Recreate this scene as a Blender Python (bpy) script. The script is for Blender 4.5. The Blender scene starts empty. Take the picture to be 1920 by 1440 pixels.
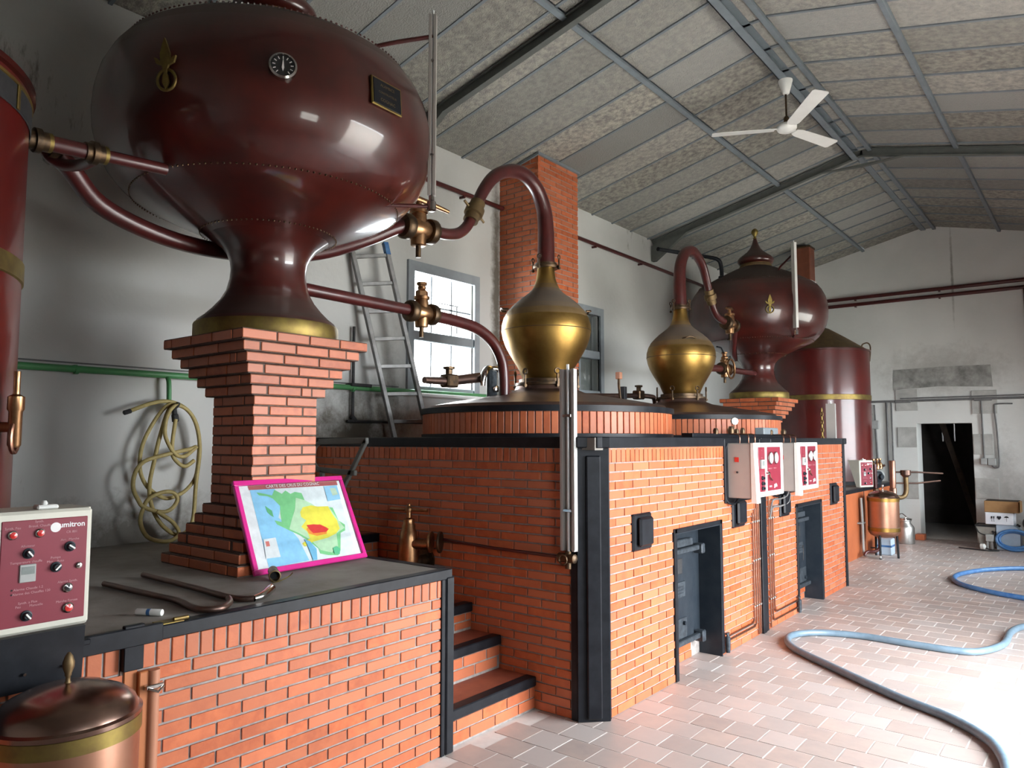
import bpy, bmesh, math, random
from mathutils import Vector, Matrix

SC = bpy.context.scene
COL = SC.collection
RND = random.Random(11)
PI = math.pi
YM = 13.71            # the second still stands mirrored about y = YM / 2

# ------------------------------------------------------------------ camera, sky, exposure
EYE = Vector((0.0, 0.0, 1.75))
YAW, PITCH, FPX = math.radians(38.627), math.radians(4.3136), 1390.34
cam_data = bpy.data.cameras.new('camera')
cam = bpy.data.objects.new('camera', cam_data)
COL.objects.link(cam)
cam.location = EYE
cam.rotation_euler = (PI / 2 + PITCH, 0, YAW)
cam_data.sensor_width = 36.0
cam_data.lens = FPX / 1920 * 36.0
cam_data.clip_start = 0.05
SC.camera = cam

SC.view_settings.view_transform = 'Standard'
SC.view_settings.look = 'None'
SC.view_settings.gamma = 1.0
SC.view_settings.use_curve_mapping = False
SC.view_settings.exposure = 1.35
SC.cycles.use_denoising = True
SC.cycles.max_bounces = 10
SC.cycles.diffuse_bounces = 6
SC.cycles.glossy_bounces = 4
SC.cycles.transparent_max_bounces = 12
SC.cycles.sample_clamp_indirect = 6.0
SC.cycles.caustics_reflective = False
SC.cycles.caustics_refractive = False

SKY_STRENGTH = 11.0
world = bpy.data.worlds.new('sky')
SC.world = world
world.use_nodes = True
_nt = world.node_tree
_nt.nodes.clear()
_out = _nt.nodes.new('ShaderNodeOutputWorld')
_bg = _nt.nodes.new('ShaderNodeBackground')
_bg.inputs['Color'].default_value = (0.92, 0.96, 1.0, 1)
_bg.inputs['Strength'].default_value = SKY_STRENGTH
_nt.links.new(_bg.outputs[0], _out.inputs[0])

XR = 1.3              # inner face of the wall with the gateway
GATE = (3.9, 7.5, 3.1)
RIGHT_WINDOWS = [(0.95, 2.1, 1.55, 2.45), (10.2, 13.6, 1.1, 2.9)]


def portal(y0, y1, z0, z1, x, sgn):
    d = bpy.data.lights.new('daylight_portal', 'AREA')
    d.shape = 'RECTANGLE'
    d.size, d.size_y = (z1 - z0), (y1 - y0)
    d.cycles.is_portal = True
    o = bpy.data.objects.new('daylight_portal', d)
    COL.objects.link(o)
    o.location = (x, (y0 + y1) / 2, (z0 + z1) / 2)
    o.rotation_euler = (0, PI / 2 * sgn, 0)


portal(GATE[0], GATE[1], 0.0, GATE[2], XR + 0.2, 1)
for w_ in RIGHT_WINDOWS:
    portal(w_[0], w_[1], w_[2], w_[3], XR + 0.2, 1)
portal(5.13, 6.2, 2.24, 3.57, -5.6, -1)

# ------------------------------------------------------------------ mesh building
class MB:
    def __init__(s):
        s.v, s.f = [], []

    def add(s, vs, fs):
        n = len(s.v)
        s.v += [tuple(v) for v in vs]
        s.f += [tuple(i + n for i in f) for f in fs]
        return s

    def box(s, x0, y0, z0, x1, y1, z1):
        x0, x1 = min(x0, x1), max(x0, x1)
        y0, y1 = min(y0, y1), max(y0, y1)
        z0, z1 = min(z0, z1), max(z0, z1)
        return s.add([(x0, y0, z0), (x1, y0, z0), (x1, y1, z0), (x0, y1, z0), (x0, y0, z1), (x1, y0, z1), (x1, y1, z1), (x0, y1, z1)],
                     [(3, 2, 1, 0), (4, 5, 6, 7), (0, 1, 5, 4), (1, 2, 6, 5), (2, 3, 7, 6), (3, 0, 4, 7)])

    def rbox(s, x0, y0, z0, x1, y1, z1, c):
        """a box with its edges cut at 45 degrees"""
        cx, cy, cz = (x0 + x1) / 2, (y0 + y1) / 2, (z0 + z1) / 2
        return s.obox((cx, cy, cz), (1, 0, 0), (0, 1, 0), (0, 0, 1), (abs(x1 - x0), abs(y1 - y0), abs(z1 - z0)), c)

    def obox(s, cen, u, v, w, dims, c=0.0):
        cen, u, v, w = Vector(cen), Vector(u).normalized(), Vector(v).normalized(), Vector(w).normalized()
        a, b, d = dims[0] / 2, dims[1] / 2, dims[2] / 2
        vs, fs = chamfer_box(a, b, d, c)
        return s.add([cen + u * p[0] + v * p[1] + w * p[2] for p in vs], fs)

    def prism(s, pts, off):
        """polygon pts (3D) extruded along off"""
        off = Vector(off)
        p = [Vector(q) for q in pts]
        n = len(p)
        fs = [tuple(range(n))[::-1], tuple(range(n, 2 * n))]
        fs += [(i, (i + 1) % n, (i + 1) % n + n, i + n) for i in range(n)]
        return s.add(p + [q + off for q in p], fs)

    def poly(s, pts):
        return s.add(pts, [tuple(range(len(pts)))])

    def lathe(s, prof, cen, axis=(0, 0, 1), seg=40, caps=True, a0=0.0, a1=2 * PI):
        cen, ax = Vector(cen), Vector(axis).normalized()
        t = Vector((1, 0, 0)) if abs(ax.x) < 0.9 else Vector((0, 1, 0))
        e1 = (t - ax * t.dot(ax)).normalized()
        e2 = ax.cross(e1)
        full = abs(a1 - a0 - 2 * PI) < 1e-6
        n = seg if full else seg + 1
        vs, fs = [], []
        for r, z in prof:
            for i in range(n):
                a = a0 + (a1 - a0) * i / seg
                vs.append(cen + ax * z + (e1 * math.cos(a) + e2 * math.sin(a)) * r)
        for k in range(len(prof) - 1):
            for i in range(seg):
                j = (i + 1) % n
                fs.append((k * n + i, k * n + j, (k + 1) * n + j, (k + 1) * n + i))
        if caps and full:
            if prof[0][0] > 1e-5:
                fs.append(tuple(range(n))[::-1])
            if prof[-1][0] > 1e-5:
                m = (len(prof) - 1) * n
                fs.append(tuple(range(m, m + n)))
        return s.add(vs, fs)

    def tube(s, pts, r, seg=10, caps=True, closed=False):
        p = [Vector(q) for q in pts]
        n = len(p)
        rad = r if isinstance(r, (list, tuple)) else [r] * n
        prev = None
        vs, fs = [], []
        for i in range(n):
            if closed:
                t = p[(i + 1) % n] - p[i - 1]
            else:
                t = p[min(i + 1, n - 1)] - p[max(i - 1, 0)]
            t.normalize()
            if prev is None:
                ref = Vector((0, 0, 1)) if abs(t.z) < 0.9 else Vector((1, 0, 0))
                e1 = (ref - t * ref.dot(t)).normalized()
            else:
                e1 = prev - t * prev.dot(t)
                if e1.length < 1e-6:
                    e1 = t.orthogonal()
                e1.normalize()
            prev = e1
            e2 = t.cross(e1)
            for k in range(seg):
                a = 2 * PI * k / seg
                vs.append(p[i] + (e1 * math.cos(a) + e2 * math.sin(a)) * rad[i])
        m = n if closed else n - 1
        for i in range(m):
            j = (i + 1) % n
            for k in range(seg):
                l = (k + 1) % seg
                fs.append((i * seg + k, i * seg + l, j * seg + l, j * seg + k))
        if caps and not closed:
            fs.append(tuple(range(seg))[::-1])
            fs.append(tuple(range((n - 1) * seg, n * seg)))
        return s.add(vs, fs)


def chamfer_box(a, b, d, c):
    if c <= 0:
        return ([(-a, -b, -d), (a, -b, -d), (a, b, -d), (-a, b, -d), (-a, -b, d), (a, -b, d), (a, b, d), (-a, b, d)],
                [(3, 2, 1, 0), (4, 5, 6, 7), (0, 1, 5, 4), (1, 2, 6, 5), (2, 3, 7, 6), (3, 0, 4, 7)])
    c = min(c, a * .9, b * .9, d * .9)
    vs, idx = [], {}
    for sx in (-1, 1):
        for sy in (-1, 1):
            for sz in (-1, 1):
                for k in range(3):
                    q = [sx * a, sy * b, sz * d]
                    for j in range(3):
                        if j != k:
                            q[j] -= (sx, sy, sz)[j] * c
                    idx[(sx, sy, sz, k)] = len(vs)
                    vs.append(tuple(q))
    fs = []
    I = idx
    for k in range(3):
        o1, o2 = (k + 1) % 3, (k + 2) % 3
        for s in (-1, 1):
            q = []
            for (p, r) in ((-1, -1), (1, -1), (1, 1), (-1, 1)):
                t = [0, 0, 0]
                t[k], t[o1], t[o2] = s, p, r
                q.append(I[(t[0], t[1], t[2], k)])
            fs.append(tuple(q if s > 0 else q[::-1]))
    for k in range(3):
        o1, o2 = (k + 1) % 3, (k + 2) % 3
        for p in (-1, 1):
            for r in (-1, 1):
                t0, t1 = [0, 0, 0], [0, 0, 0]
                t0[k], t0[o1], t0[o2] = -1, p, r
                t1[k], t1[o1], t1[o2] = 1, p, r
                q = [I[(*t0, o1)], I[(*t1, o1)], I[(*t1, o2)], I[(*t0, o2)]]
                fs.append(tuple(q if p * r < 0 else q[::-1]))
    for sx in (-1, 1):
        for sy in (-1, 1):
            for sz in (-1, 1):
                q = [I[(sx, sy, sz, k)] for k in range(3)]
                fs.append(tuple(q if sx * sy * sz > 0 else q[::-1]))
    return vs, fs


def spline(pts, n=6, closed=False):
    """points of a Catmull-Rom curve through pts"""
    p = [Vector(q) for q in pts]
    m = len(p)
    out = []
    for i in range(m if closed else m - 1):
        if closed:
            a, b, c, d = p[i - 1], p[i], p[(i + 1) % m], p[(i + 2) % m]
        else:
            a, b, c, d = p[max(i - 1, 0)], p[i], p[i + 1], p[min(i + 2, m - 1)]
        for k in range(n):
            t = k / n
            out.append(0.5 * ((2 * b) + (c - a) * t + (2 * a - 5 * b + 4 * c - d) * t * t + (3 * b - a - 3 * c + d) * t ** 3))
    if not closed:
        out.append(p[-1])
    return out


MIRROR = False
WORLD = {}


def MY(p):
    """a point of the first still's half of the room, or its mirror image"""
    return Vector((p[0], YM - p[1], p[2])) if MIRROR else Vector(p)


def finish(o, parent, kind=None, label=None):
    COL.objects.link(o)
    if parent is not None:
        o.parent = parent
    if kind:
        o['kind'] = kind
    if label:
        o['label'] = label
    return o


def obj(name, mb, mat, parent=None, smooth=None, kind=None, label=None, base=False, recalc=True, mirror=None):
    """link what MB holds (world coordinates) as one mesh object, its origin at its own centre"""
    vs = [Vector(v) for v in mb.v]
    mir = MIRROR if mirror is None else mirror
    if mir:
        vs = [Vector((v.x, YM - v.y, v.z)) for v in vs]
    lo = Vector((min(v.x for v in vs), min(v.y for v in vs), min(v.z for v in vs)))
    hi = Vector((max(v.x for v in vs), max(v.y for v in vs), max(v.z for v in vs)))
    c = (lo + hi) / 2
    if base:
        c.z = lo.z
    me = bpy.data.meshes.new(name)
    me.from_pydata([tuple(v - c) for v in vs], [], [f[::-1] for f in mb.f] if mir else mb.f)
    if recalc and len(mb.f) < 20000:
        b = bmesh.new()
        b.from_mesh(me)
        bmesh.ops.recalc_face_normals(b, faces=b.faces)
        b.to_mesh(me)
        b.free()
    me.materials.append(mat)
    o = bpy.data.objects.new(name, me)
    pw = WORLD[parent.name] if parent is not None else Vector((0, 0, 0))
    o.location = c - pw
    WORLD[o.name] = c
    finish(o, parent, kind, label)
    if smooth is not None:
        smooth_by_angle(me, smooth)
    return o


def smooth_by_angle(me, deg):
    lim = math.radians(deg)
    b = bmesh.new()
    b.from_mesh(me)
    for f in b.faces:
        f.smooth = True
    for e in b.edges:
        if len(e.link_faces) == 2:
            e.smooth = e.calc_face_angle(0.0) < lim
        else:
            e.smooth = False
    b.to_mesh(me)
    b.free()


def thing(name, label, cat, loc, group=None, kind=None):
    o = bpy.data.objects.new(name, None)
    o.empty_display_size = 0.1
    p = MY(loc)
    o.location = p
    WORLD[o.name] = p
    COL.objects.link(o)
    if kind:
        o['kind'] = kind
    else:
        o['label'], o['category'] = label, cat
    if group:
        o['group'] = group
    return o


def tag(o, label, cat, group=None):
    o['label'], o['category'] = label, cat
    if group:
        o['group'] = group
    return o


def text(name, body, size, cen, u, up, mat, parent, align='CENTER', label=None, bold=0.0):
    """flat lettering centred on cen (already placed: never mirrored)"""
    cu = bpy.data.curves.new(name, 'FONT')
    cu.body = body
    cu.size = size
    cu.align_x = align
    cu.align_y = 'CENTER'
    cu.offset = bold
    cu.resolution_u = 2
    t = bpy.data.objects.new(name + '_curve', cu)
    COL.objects.link(t)
    bpy.context.view_layer.update()
    me = bpy.data.meshes.new_from_object(t.evaluated_get(bpy.context.evaluated_depsgraph_get()))
    bpy.data.objects.remove(t)
    bpy.data.curves.remove(cu)
    me.materials.clear()
    me.materials.append(mat)
    me.name = name
    u, up = Vector(u).normalized(), Vector(up).normalized()
    n = u.cross(up)
    M = Matrix((u, up, n)).transposed()
    me.transform(M.to_4x4())
    o = bpy.data.objects.new(name, me)
    c = Vector(cen)
    o.location = c - (WORLD[parent.name] if parent else Vector())
    WORLD[o.name] = c
    return finish(o, parent, None, label)


# ------------------------------------------------------------------ materials
def lin(c):
    def f(x):
        x /= 255.0
        return x / 12.92 if x <= 0.04045 else ((x + 0.055) / 1.055) ** 2.4
    return (f(c[0]), f(c[1]), f(c[2]), 1.0)


MATS = {}


def mat(name, col, rough=0.5, metal=0.0, spec=0.5, coat=0.0, coat_rough=0.05, col2=None, scale=8.0, detail=4.0, lo=0.35, hi=0.65, stretch=None,
        bump=0.0, bscale=60.0, bdist=0.01, rnd=0.0, island=False, rough2=None, alpha=1.0, emit=0.0, col3=None, dust=None):
    """principled material: noise between col and col2, per-object (or per-island) lightness change rnd, bump"""
    m = bpy.data.materials.new(name)
    m.use_nodes = True
    nt = m.node_tree
    N, L = nt.nodes, nt.links
    b = N['Principled BSDF']
    b.inputs['Roughness'].default_value = rough
    b.inputs['Metallic'].default_value = metal
    b.inputs['Specular IOR Level'].default_value = spec
    b.inputs['Coat Weight'].default_value = coat
    b.inputs['Coat Roughness'].default_value = coat_rough
    b.inputs['Alpha'].default_value = alpha
    b.inputs['Base Color'].default_value = col
    if emit:
        b.inputs['Emission Color'].default_value = col
        b.inputs['Emission Strength'].default_value = emit
    out = None
    tc = N.new('ShaderNodeTexCoord')
    geo = N.new('ShaderNodeNewGeometry')
    vec = geo.outputs['Position']
    if stretch:
        mp = N.new('ShaderNodeVectorMath')
        mp.operation = 'MULTIPLY'
        mp.inputs[1].default_value = stretch
        L.new(vec, mp.inputs[0])
        vec = mp.outputs[0]
    if col2 is not None:
        nz = N.new('ShaderNodeTexNoise')
        nz.inputs['Scale'].default_value = scale
        nz.inputs['Detail'].default_value = detail
        nz.inputs['Roughness'].default_value = 0.6
        L.new(vec, nz.inputs['Vector'])
        rp = N.new('ShaderNodeValToRGB')
        rp.color_ramp.elements[0].position = lo
        rp.color_ramp.elements[1].position = hi
        rp.color_ramp.elements[0].color = col
        rp.color_ramp.elements[1].color = col2
        L.new(nz.outputs['Fac'], rp.inputs['Fac'])
        out = rp.outputs['Color']
        if rough2 is not None:
            mr = N.new('ShaderNodeMapRange')
            mr.inputs['From Min'].default_value = lo
            mr.inputs['From Max'].default_value = hi
            mr.inputs['To Min'].default_value = rough
            mr.inputs['To Max'].default_value = rough2
            L.new(nz.outputs['Fac'], mr.inputs['Value'])
            L.new(mr.outputs[0], b.inputs['Roughness'])
    if rnd or col3 is not None:
        if island:
            src = geo.outputs['Random Per Island']
        else:
            oi = N.new('ShaderNodeObjectInfo')
            src = oi.outputs['Random']
        if out is None:
            rg = N.new('ShaderNodeRGB')
            rg.outputs[0].default_value = col
            out = rg.outputs[0]
        if col3 is not None:
            wn = N.new('ShaderNodeTexWhiteNoise')
            wn.noise_dimensions = '1D'
            L.new(src, wn.inputs['W'])
            mx = N.new('ShaderNodeMix')
            mx.data_type = 'RGBA'
            L.new(wn.outputs['Value'], mx.inputs['Factor'])
            L.new(out, mx.inputs[6])
            mx.inputs[7].default_value = col3
            out = mx.outputs[2]
        if rnd:
            mr2 = N.new('ShaderNodeMapRange')
            mr2.inputs['To Min'].default_value = 1 - rnd
            mr2.inputs['To Max'].default_value = 1 + rnd
            L.new(src, mr2.inputs['Value'])
            vm = N.new('ShaderNodeVectorMath')
            vm.operation = 'SCALE'
            L.new(out, vm.inputs[0])
            L.new(mr2.outputs[0], vm.inputs['Scale'])
            out = vm.outputs[0]
    if dust is not None:
        # dust lies where the surface turns upwards: (colour, from, to)
        sp = N.new('ShaderNodeSeparateXYZ')
        L.new(geo.outputs['True Normal'], sp.inputs[0])
        dr = N.new('ShaderNodeMapRange')
        dr.inputs['From Min'].default_value, dr.inputs['From Max'].default_value = dust[1], dust[2]
        L.new(sp.outputs['Z'], dr.inputs['Value'])
        mx = N.new('ShaderNodeMix')
        mx.data_type = 'RGBA'
        L.new(dr.outputs[0], mx.inputs['Factor'])
        L.new(out, mx.inputs[6])
        mx.inputs[7].default_value = dust[0]
        out = mx.outputs[2]
        for nm, v0, v1 in (('Roughness', rough, 0.75), ('Metallic', metal, metal * 0.35), ('Coat Weight', coat, 0.0)):
            q = N.new('ShaderNodeMapRange')
            q.inputs['From Min'].default_value, q.inputs['From Max'].default_value = dust[1], dust[2]
            q.inputs['To Min'].default_value, q.inputs['To Max'].default_value = v0, v1
            L.new(sp.outputs['Z'], q.inputs['Value'])
            L.new(q.outputs[0], b.inputs[nm])
    if out is not None:
        L.new(out, b.inputs['Base Color'])
        if emit:
            L.new(out, b.inputs['Emission Color'])
    if bump:
        n2 = N.new('ShaderNodeTexNoise')
        n2.inputs['Scale'].default_value = bscale
        n2.inputs['Detail'].default_value = 5.0
        L.new(vec if stretch else geo.outputs['Position'], n2.inputs['Vector'])
        bp = N.new('ShaderNodeBump')
        bp.inputs['Strength'].default_value = bump
        bp.inputs['Distance'].default_value = bdist
        L.new(n2.outputs['Fac'], bp.inputs['Height'])
        L.new(bp.outputs[0], b.inputs['Normal'])
    MATS[name] = m
    return m


BR1, BR2, BR3 = (0.52, 0.135, 0.047, 1), (0.39, 0.088, 0.032, 1), (0.48, 0.152, 0.074, 1)
M_BRICK = mat('glazed_orange_brick', BR1, 0.42, spec=0.35, coat=0.0, col2=BR2, scale=14, rnd=0.14, col3=BR3, bump=0.12, bscale=90, bdist=0.004)
M_BRICKS = mat('glazed_orange_brick_run', BR1, 0.42, spec=0.35, coat=0.0, col2=BR2, scale=14, rnd=0.14, col3=BR3, island=True, bump=0.12, bscale=90, bdist=0.004)
M_MORTAR = mat('grey_mortar', (0.36, 0.33, 0.31, 1), 0.95, spec=0.1, col2=(0.24, 0.22, 0.21, 1), scale=20, bump=0.4, bscale=140, bdist=0.004)
M_DARKMORTAR = mat('dark_mortar', (0.10, 0.07, 0.06, 1), 0.95, spec=0.1, col2=(0.16, 0.12, 0.10, 1), scale=20)
M_LACQUER = mat('oxblood_lacquer', (0.078, 0.0105, 0.0075, 1), 0.34, spec=0.5, coat=0.75, coat_rough=0.075, dust=((0.062, 0.042, 0.034, 1), 0.35, 0.85), col2=(0.040, 0.008, 0.0065, 1), scale=3.0, bump=0.05, bscale=4.0, bdist=0.02)
M_LACQUERTOP = mat('dusty_oxblood_lacquer', (0.078, 0.0105, 0.0075, 1), 0.34, spec=0.5, coat=0.75, coat_rough=0.075, col2=(0.040, 0.008, 0.0065, 1), scale=3.0, dust=((0.062, 0.042, 0.034, 1), 0.35, 0.85))
M_TANK = mat('tank_red_lacquer', (0.10, 0.009, 0.007, 1), 0.35, spec=0.4, coat=0.45, coat_rough=0.12, col2=(0.065, 0.007, 0.006, 1), scale=2.0, bump=0.05, bscale=3.0, bdist=0.02)
M_PIPE = mat('oxblood_pipe_paint', (0.080, 0.013, 0.012, 1), 0.36, spec=0.45, coat=0.25, col2=(0.055, 0.011, 0.011, 1), scale=9)
M_BRASS = mat('brushed_old_brass', (0.36, 0.225, 0.065, 1), 0.40, metal=1.0, col2=(0.27, 0.16, 0.045, 1), scale=6, dust=((0.17, 0.135, 0.105, 1), 0.25, 0.75), bump=0.04, bscale=60, bdist=0.003)
M_DUSTBRASS = mat('dusty_brass', (0.22, 0.15, 0.07, 1), 0.55, metal=0.8, col2=(0.16, 0.11, 0.06, 1), scale=9)
M_BRASSBAND = mat('dull_brass_band', (0.27, 0.205, 0.06, 1), 0.5, metal=0.9, col2=(0.19, 0.13, 0.05, 1), scale=10)
M_BRONZE = mat('bronze_valve_metal', (0.46, 0.26, 0.13, 1), 0.28, metal=1.0, col2=(0.28, 0.155, 0.08, 1), scale=18, rough2=0.42)
M_DARKBRONZE = mat('tarnished_bronze', (0.14, 0.09, 0.05, 1), 0.45, metal=0.9, col2=(0.07, 0.05, 0.035, 1), scale=22)
M_COPPER = mat('satin_copper', (0.50, 0.275, 0.19, 1), 0.38, metal=1.0, col2=(0.42, 0.215, 0.14, 1), scale=5, rough2=0.44)
M_COPPERLID = mat('brown_copper_lid', (0.36, 0.235, 0.185, 1), 0.24, metal=1.0, col2=(0.30, 0.19, 0.155, 1), scale=5)
M_COPPERDK = mat('oxidised_copper', (0.17, 0.10, 0.075, 1), 0.42, metal=0.9, col2=(0.12, 0.08, 0.07, 1), scale=9)
M_COPPERPIPE = mat('copper_pipe', (0.36, 0.19, 0.13, 1), 0.4, metal=1.0, col2=(0.28, 0.15, 0.11, 1), scale=11)
M_BLACK = mat('black_painted_steel', (0.006, 0.007, 0.010, 1), 0.42, spec=0.22, col2=(0.012, 0.014, 0.018, 1), scale=12)
M_IRON = mat('blue_black_cast_iron', (0.012, 0.018, 0.026, 1), 0.45, spec=0.32, col2=(0.02, 0.027, 0.035, 1), scale=10, bump=0.1, bscale=40)
M_IRONLT = mat('worn_iron_fittings', (0.065, 0.08, 0.095, 1), 0.45, spec=0.45, metal=0.3, col2=(0.027, 0.034, 0.042, 1), scale=30)
M_SLATE = mat('dusty_slate_top', (0.20, 0.185, 0.165, 1), 0.7, spec=0.35, col2=(0.28, 0.26, 0.235, 1), scale=4, bump=0.1, bscale=60)
M_PLASTER = None
M_STEEL = mat('grey_blue_painted_steel', (0.20, 0.235, 0.26, 1), 0.5, spec=0.4, col2=(0.17, 0.20, 0.22, 1), scale=6)
M_DKSTEEL = mat('grey_green_painted_steel', (0.095, 0.105, 0.098, 1), 0.55, spec=0.4, col2=(0.12, 0.13, 0.12, 1), scale=8)
M_ALU = mat('bare_aluminium', (0.55, 0.55, 0.53, 1), 0.42, metal=1.0, col2=(0.5, 0.5, 0.49, 1), scale=20)
M_LADDER = mat('weathered_aluminium', (0.30, 0.30, 0.295, 1), 0.5, metal=0.7, col2=(0.22, 0.22, 0.22, 1), scale=14)
M_CHROME = mat('worn_chrome', (0.65, 0.63, 0.6, 1), 0.16, metal=1.0, col2=(0.5, 0.48, 0.46, 1), scale=20)
M_WHITE = mat('white_enamel', (0.78, 0.79, 0.76, 1), 0.35, spec=0.5, col2=(0.72, 0.73, 0.70, 1), scale=6)
M_CREAM = mat('cream_enamel', (0.62, 0.61, 0.52, 1), 0.4, spec=0.5, col2=(0.56, 0.55, 0.48, 1), scale=6)
M_GREYBOX = mat('grey_cabinet_paint', (0.40, 0.375, 0.35, 1), 0.5, spec=0.4, col2=(0.37, 0.35, 0.33, 1), scale=6)
M_MAROON = mat('maroon_panel', (0.21, 0.022, 0.040, 1), 0.42, spec=0.4, col2=(0.19, 0.020, 0.036, 1), scale=6)
M_GLASSDIAL = mat('dial_face_white', (0.85, 0.88, 0.9, 1), 0.12, spec=0.5, coat=1.0, coat_rough=0.02, col2=(0.8, 0.84, 0.86, 1), scale=10)
M_DIALBLACK = mat('dial_face_black', (0.02, 0.022, 0.025, 1), 0.2, spec=0.5, coat=1.0, coat_rough=0.02, col2=(0.03, 0.03, 0.033, 1), scale=20)
M_LCD = mat('display_grey', (0.25, 0.28, 0.27, 1), 0.2, spec=0.5, col2=(0.2, 0.23, 0.22, 1), scale=30)
M_RED = mat('red_plastic', (0.62, 0.03, 0.025, 1), 0.3, spec=0.5, coat=0.4, col2=(0.5, 0.02, 0.02, 1), scale=30)
M_LETTER = mat('white_print', (0.8, 0.78, 0.78, 1), 0.5, spec=0.2, col2=(0.76, 0.74, 0.74, 1), scale=20)
M_FAINTLETTER = mat('faded_pink_print', (0.50, 0.28, 0.30, 1), 0.5, spec=0.2, col2=(0.46, 0.25, 0.27, 1), scale=20)
M_GREENPIPE = mat('green_pipe_paint', (0.06, 0.26, 0.09, 1), 0.45, spec=0.5, col2=(0.07, 0.22, 0.085, 1), scale=10)
M_CONDUIT = mat('grey_conduit', (0.17, 0.17, 0.17, 1), 0.55, spec=0.4, col2=(0.12, 0.12, 0.12, 1), scale=10)
M_GREYPLASTIC = mat('grey_switch_plastic', (0.38, 0.39, 0.38, 1), 0.5, spec=0.4, col2=(0.33, 0.34, 0.33, 1), scale=20)
M_DARKRUBBER = mat('dark_rubber', (0.02, 0.02, 0.022, 1), 0.6, spec=0.3, col2=(0.035, 0.035, 0.036, 1), scale=30)
M_YELLOWHOSE = mat('pale_yellow_hose', (0.42, 0.34, 0.13, 1), 0.5, spec=0.4, col2=(0.34, 0.27, 0.10, 1), scale=30)
M_BLUEHOSE = mat('grey_blue_hose', (0.15, 0.22, 0.28, 1), 0.4, spec=0.5, col2=(0.11, 0.17, 0.22, 1), scale=16)
M_BLUEHOSE2 = mat('strong_blue_hose', (0.03, 0.12, 0.32, 1), 0.4, spec=0.5, col2=(0.08, 0.2, 0.4, 1), scale=12)
M_PINK = mat('magenta_frame_plastic', (0.62, 0.02, 0.24, 1), 0.28, spec=0.5, coat=0.5, col2=(0.56, 0.016, 0.21, 1), scale=10)
M_TREAD = mat('red_brown_tread_tile', (0.30, 0.085, 0.045, 1), 0.5, spec=0.4, col2=(0.22, 0.06, 0.035, 1), scale=9)
M_CARTON = mat('brown_cardboard', (0.33, 0.19, 0.085, 1), 0.8, spec=0.2, col2=(0.29, 0.165, 0.075, 1), scale=12)
M_WHITECARTON = mat('white_cardboard', (0.72, 0.74, 0.78, 1), 0.7, spec=0.2, col2=(0.67, 0.69, 0.73, 1), scale=12)
M_JERRY = mat('milky_blue_plastic', (0.45, 0.55, 0.66, 1), 0.4, spec=0.4, col2=(0.40, 0.50, 0.60, 1), scale=12)
M_BUCKET = mat('grey_beige_plastic', (0.33, 0.32, 0.28, 1), 0.5, spec=0.4, col2=(0.28, 0.27, 0.24, 1), scale=12)
M_WOOD = mat('orange_stained_wood', (0.45, 0.155, 0.055, 1), 0.45, spec=0.4, col2=(0.36, 0.115, 0.04, 1), scale=18, stretch=(1, 1, 0.08))
M_TANWOOD = mat('tan_worn_wood', (0.48, 0.22, 0.13, 1), 0.5, spec=0.4, col2=(0.38, 0.16, 0.09, 1), scale=18, stretch=(1, 1, 0.08))
M_DARKWOOD = mat('old_dark_wood', (0.07, 0.05, 0.035, 1), 0.8, spec=0.2, col2=(0.04, 0.03, 0.025, 1), scale=12)
M_FLUE = mat('brown_painted_flue', (0.20, 0.065, 0.035, 1), 0.45, spec=0.4, col2=(0.16, 0.05, 0.028, 1), scale=9)
M_SMOOTHORANGE = mat('orange_painted_render', (0.42, 0.115, 0.04, 1), 0.55, spec=0.35, col2=(0.36, 0.095, 0.033, 1), scale=4)
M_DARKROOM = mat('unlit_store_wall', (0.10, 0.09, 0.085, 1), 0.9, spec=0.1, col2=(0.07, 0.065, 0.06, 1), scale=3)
M_GRAVEL = mat('pale_yard_gravel', (0.50, 0.47, 0.42, 1), 0.9, spec=0.1, col2=(0.42, 0.39, 0.34, 1), scale=6)
M_SHUTTER = mat('grey_green_shutter_board', (0.23, 0.24, 0.225, 1), 0.6, spec=0.3, col2=(0.19, 0.20, 0.19, 1), scale=9)
M_WINFRAME = mat('grey_blue_window_paint', (0.30, 0.335, 0.36, 1), 0.45, spec=0.4, col2=(0.26, 0.29, 0.31, 1), scale=9)
M_WINFRAMEDK = mat('blue_grey_window_paint', (0.20, 0.225, 0.25, 1), 0.45, spec=0.4, col2=(0.17, 0.19, 0.21, 1), scale=9)
# wood-wool ceiling boards: each board its own grey-beige, shaggy relief
M_BOARD = mat('wood_wool_board', (0.46, 0.44, 0.375, 1), 0.95, spec=0.05, col2=(0.22, 0.215, 0.20, 1), scale=17, detail=11, lo=0.36, hi=0.64, rnd=0.15,
              col3=(0.34, 0.345, 0.325, 1), bump=0.9, bscale=70, bdist=0.02)
M_TILE = mat('terracotta_floor_tile', (0.465, 0.372, 0.33, 1), 0.36, spec=0.5, col2=(0.39, 0.322, 0.30, 1), scale=5, rnd=0.10, col3=(0.435, 0.39, 0.372, 1), rough2=0.5)
M_TILES = mat('terracotta_floor_tile_run', (0.465, 0.372, 0.33, 1), 0.36, spec=0.5, col2=(0.39, 0.322, 0.30, 1), scale=5, rnd=0.10, col3=(0.435, 0.39, 0.372, 1), island=True, rough2=0.5)
M_GROUT = mat('pale_floor_grout', (0.70, 0.68, 0.65, 1), 0.85, spec=0.2, col2=(0.60, 0.58, 0.56, 1), scale=9)


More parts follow.
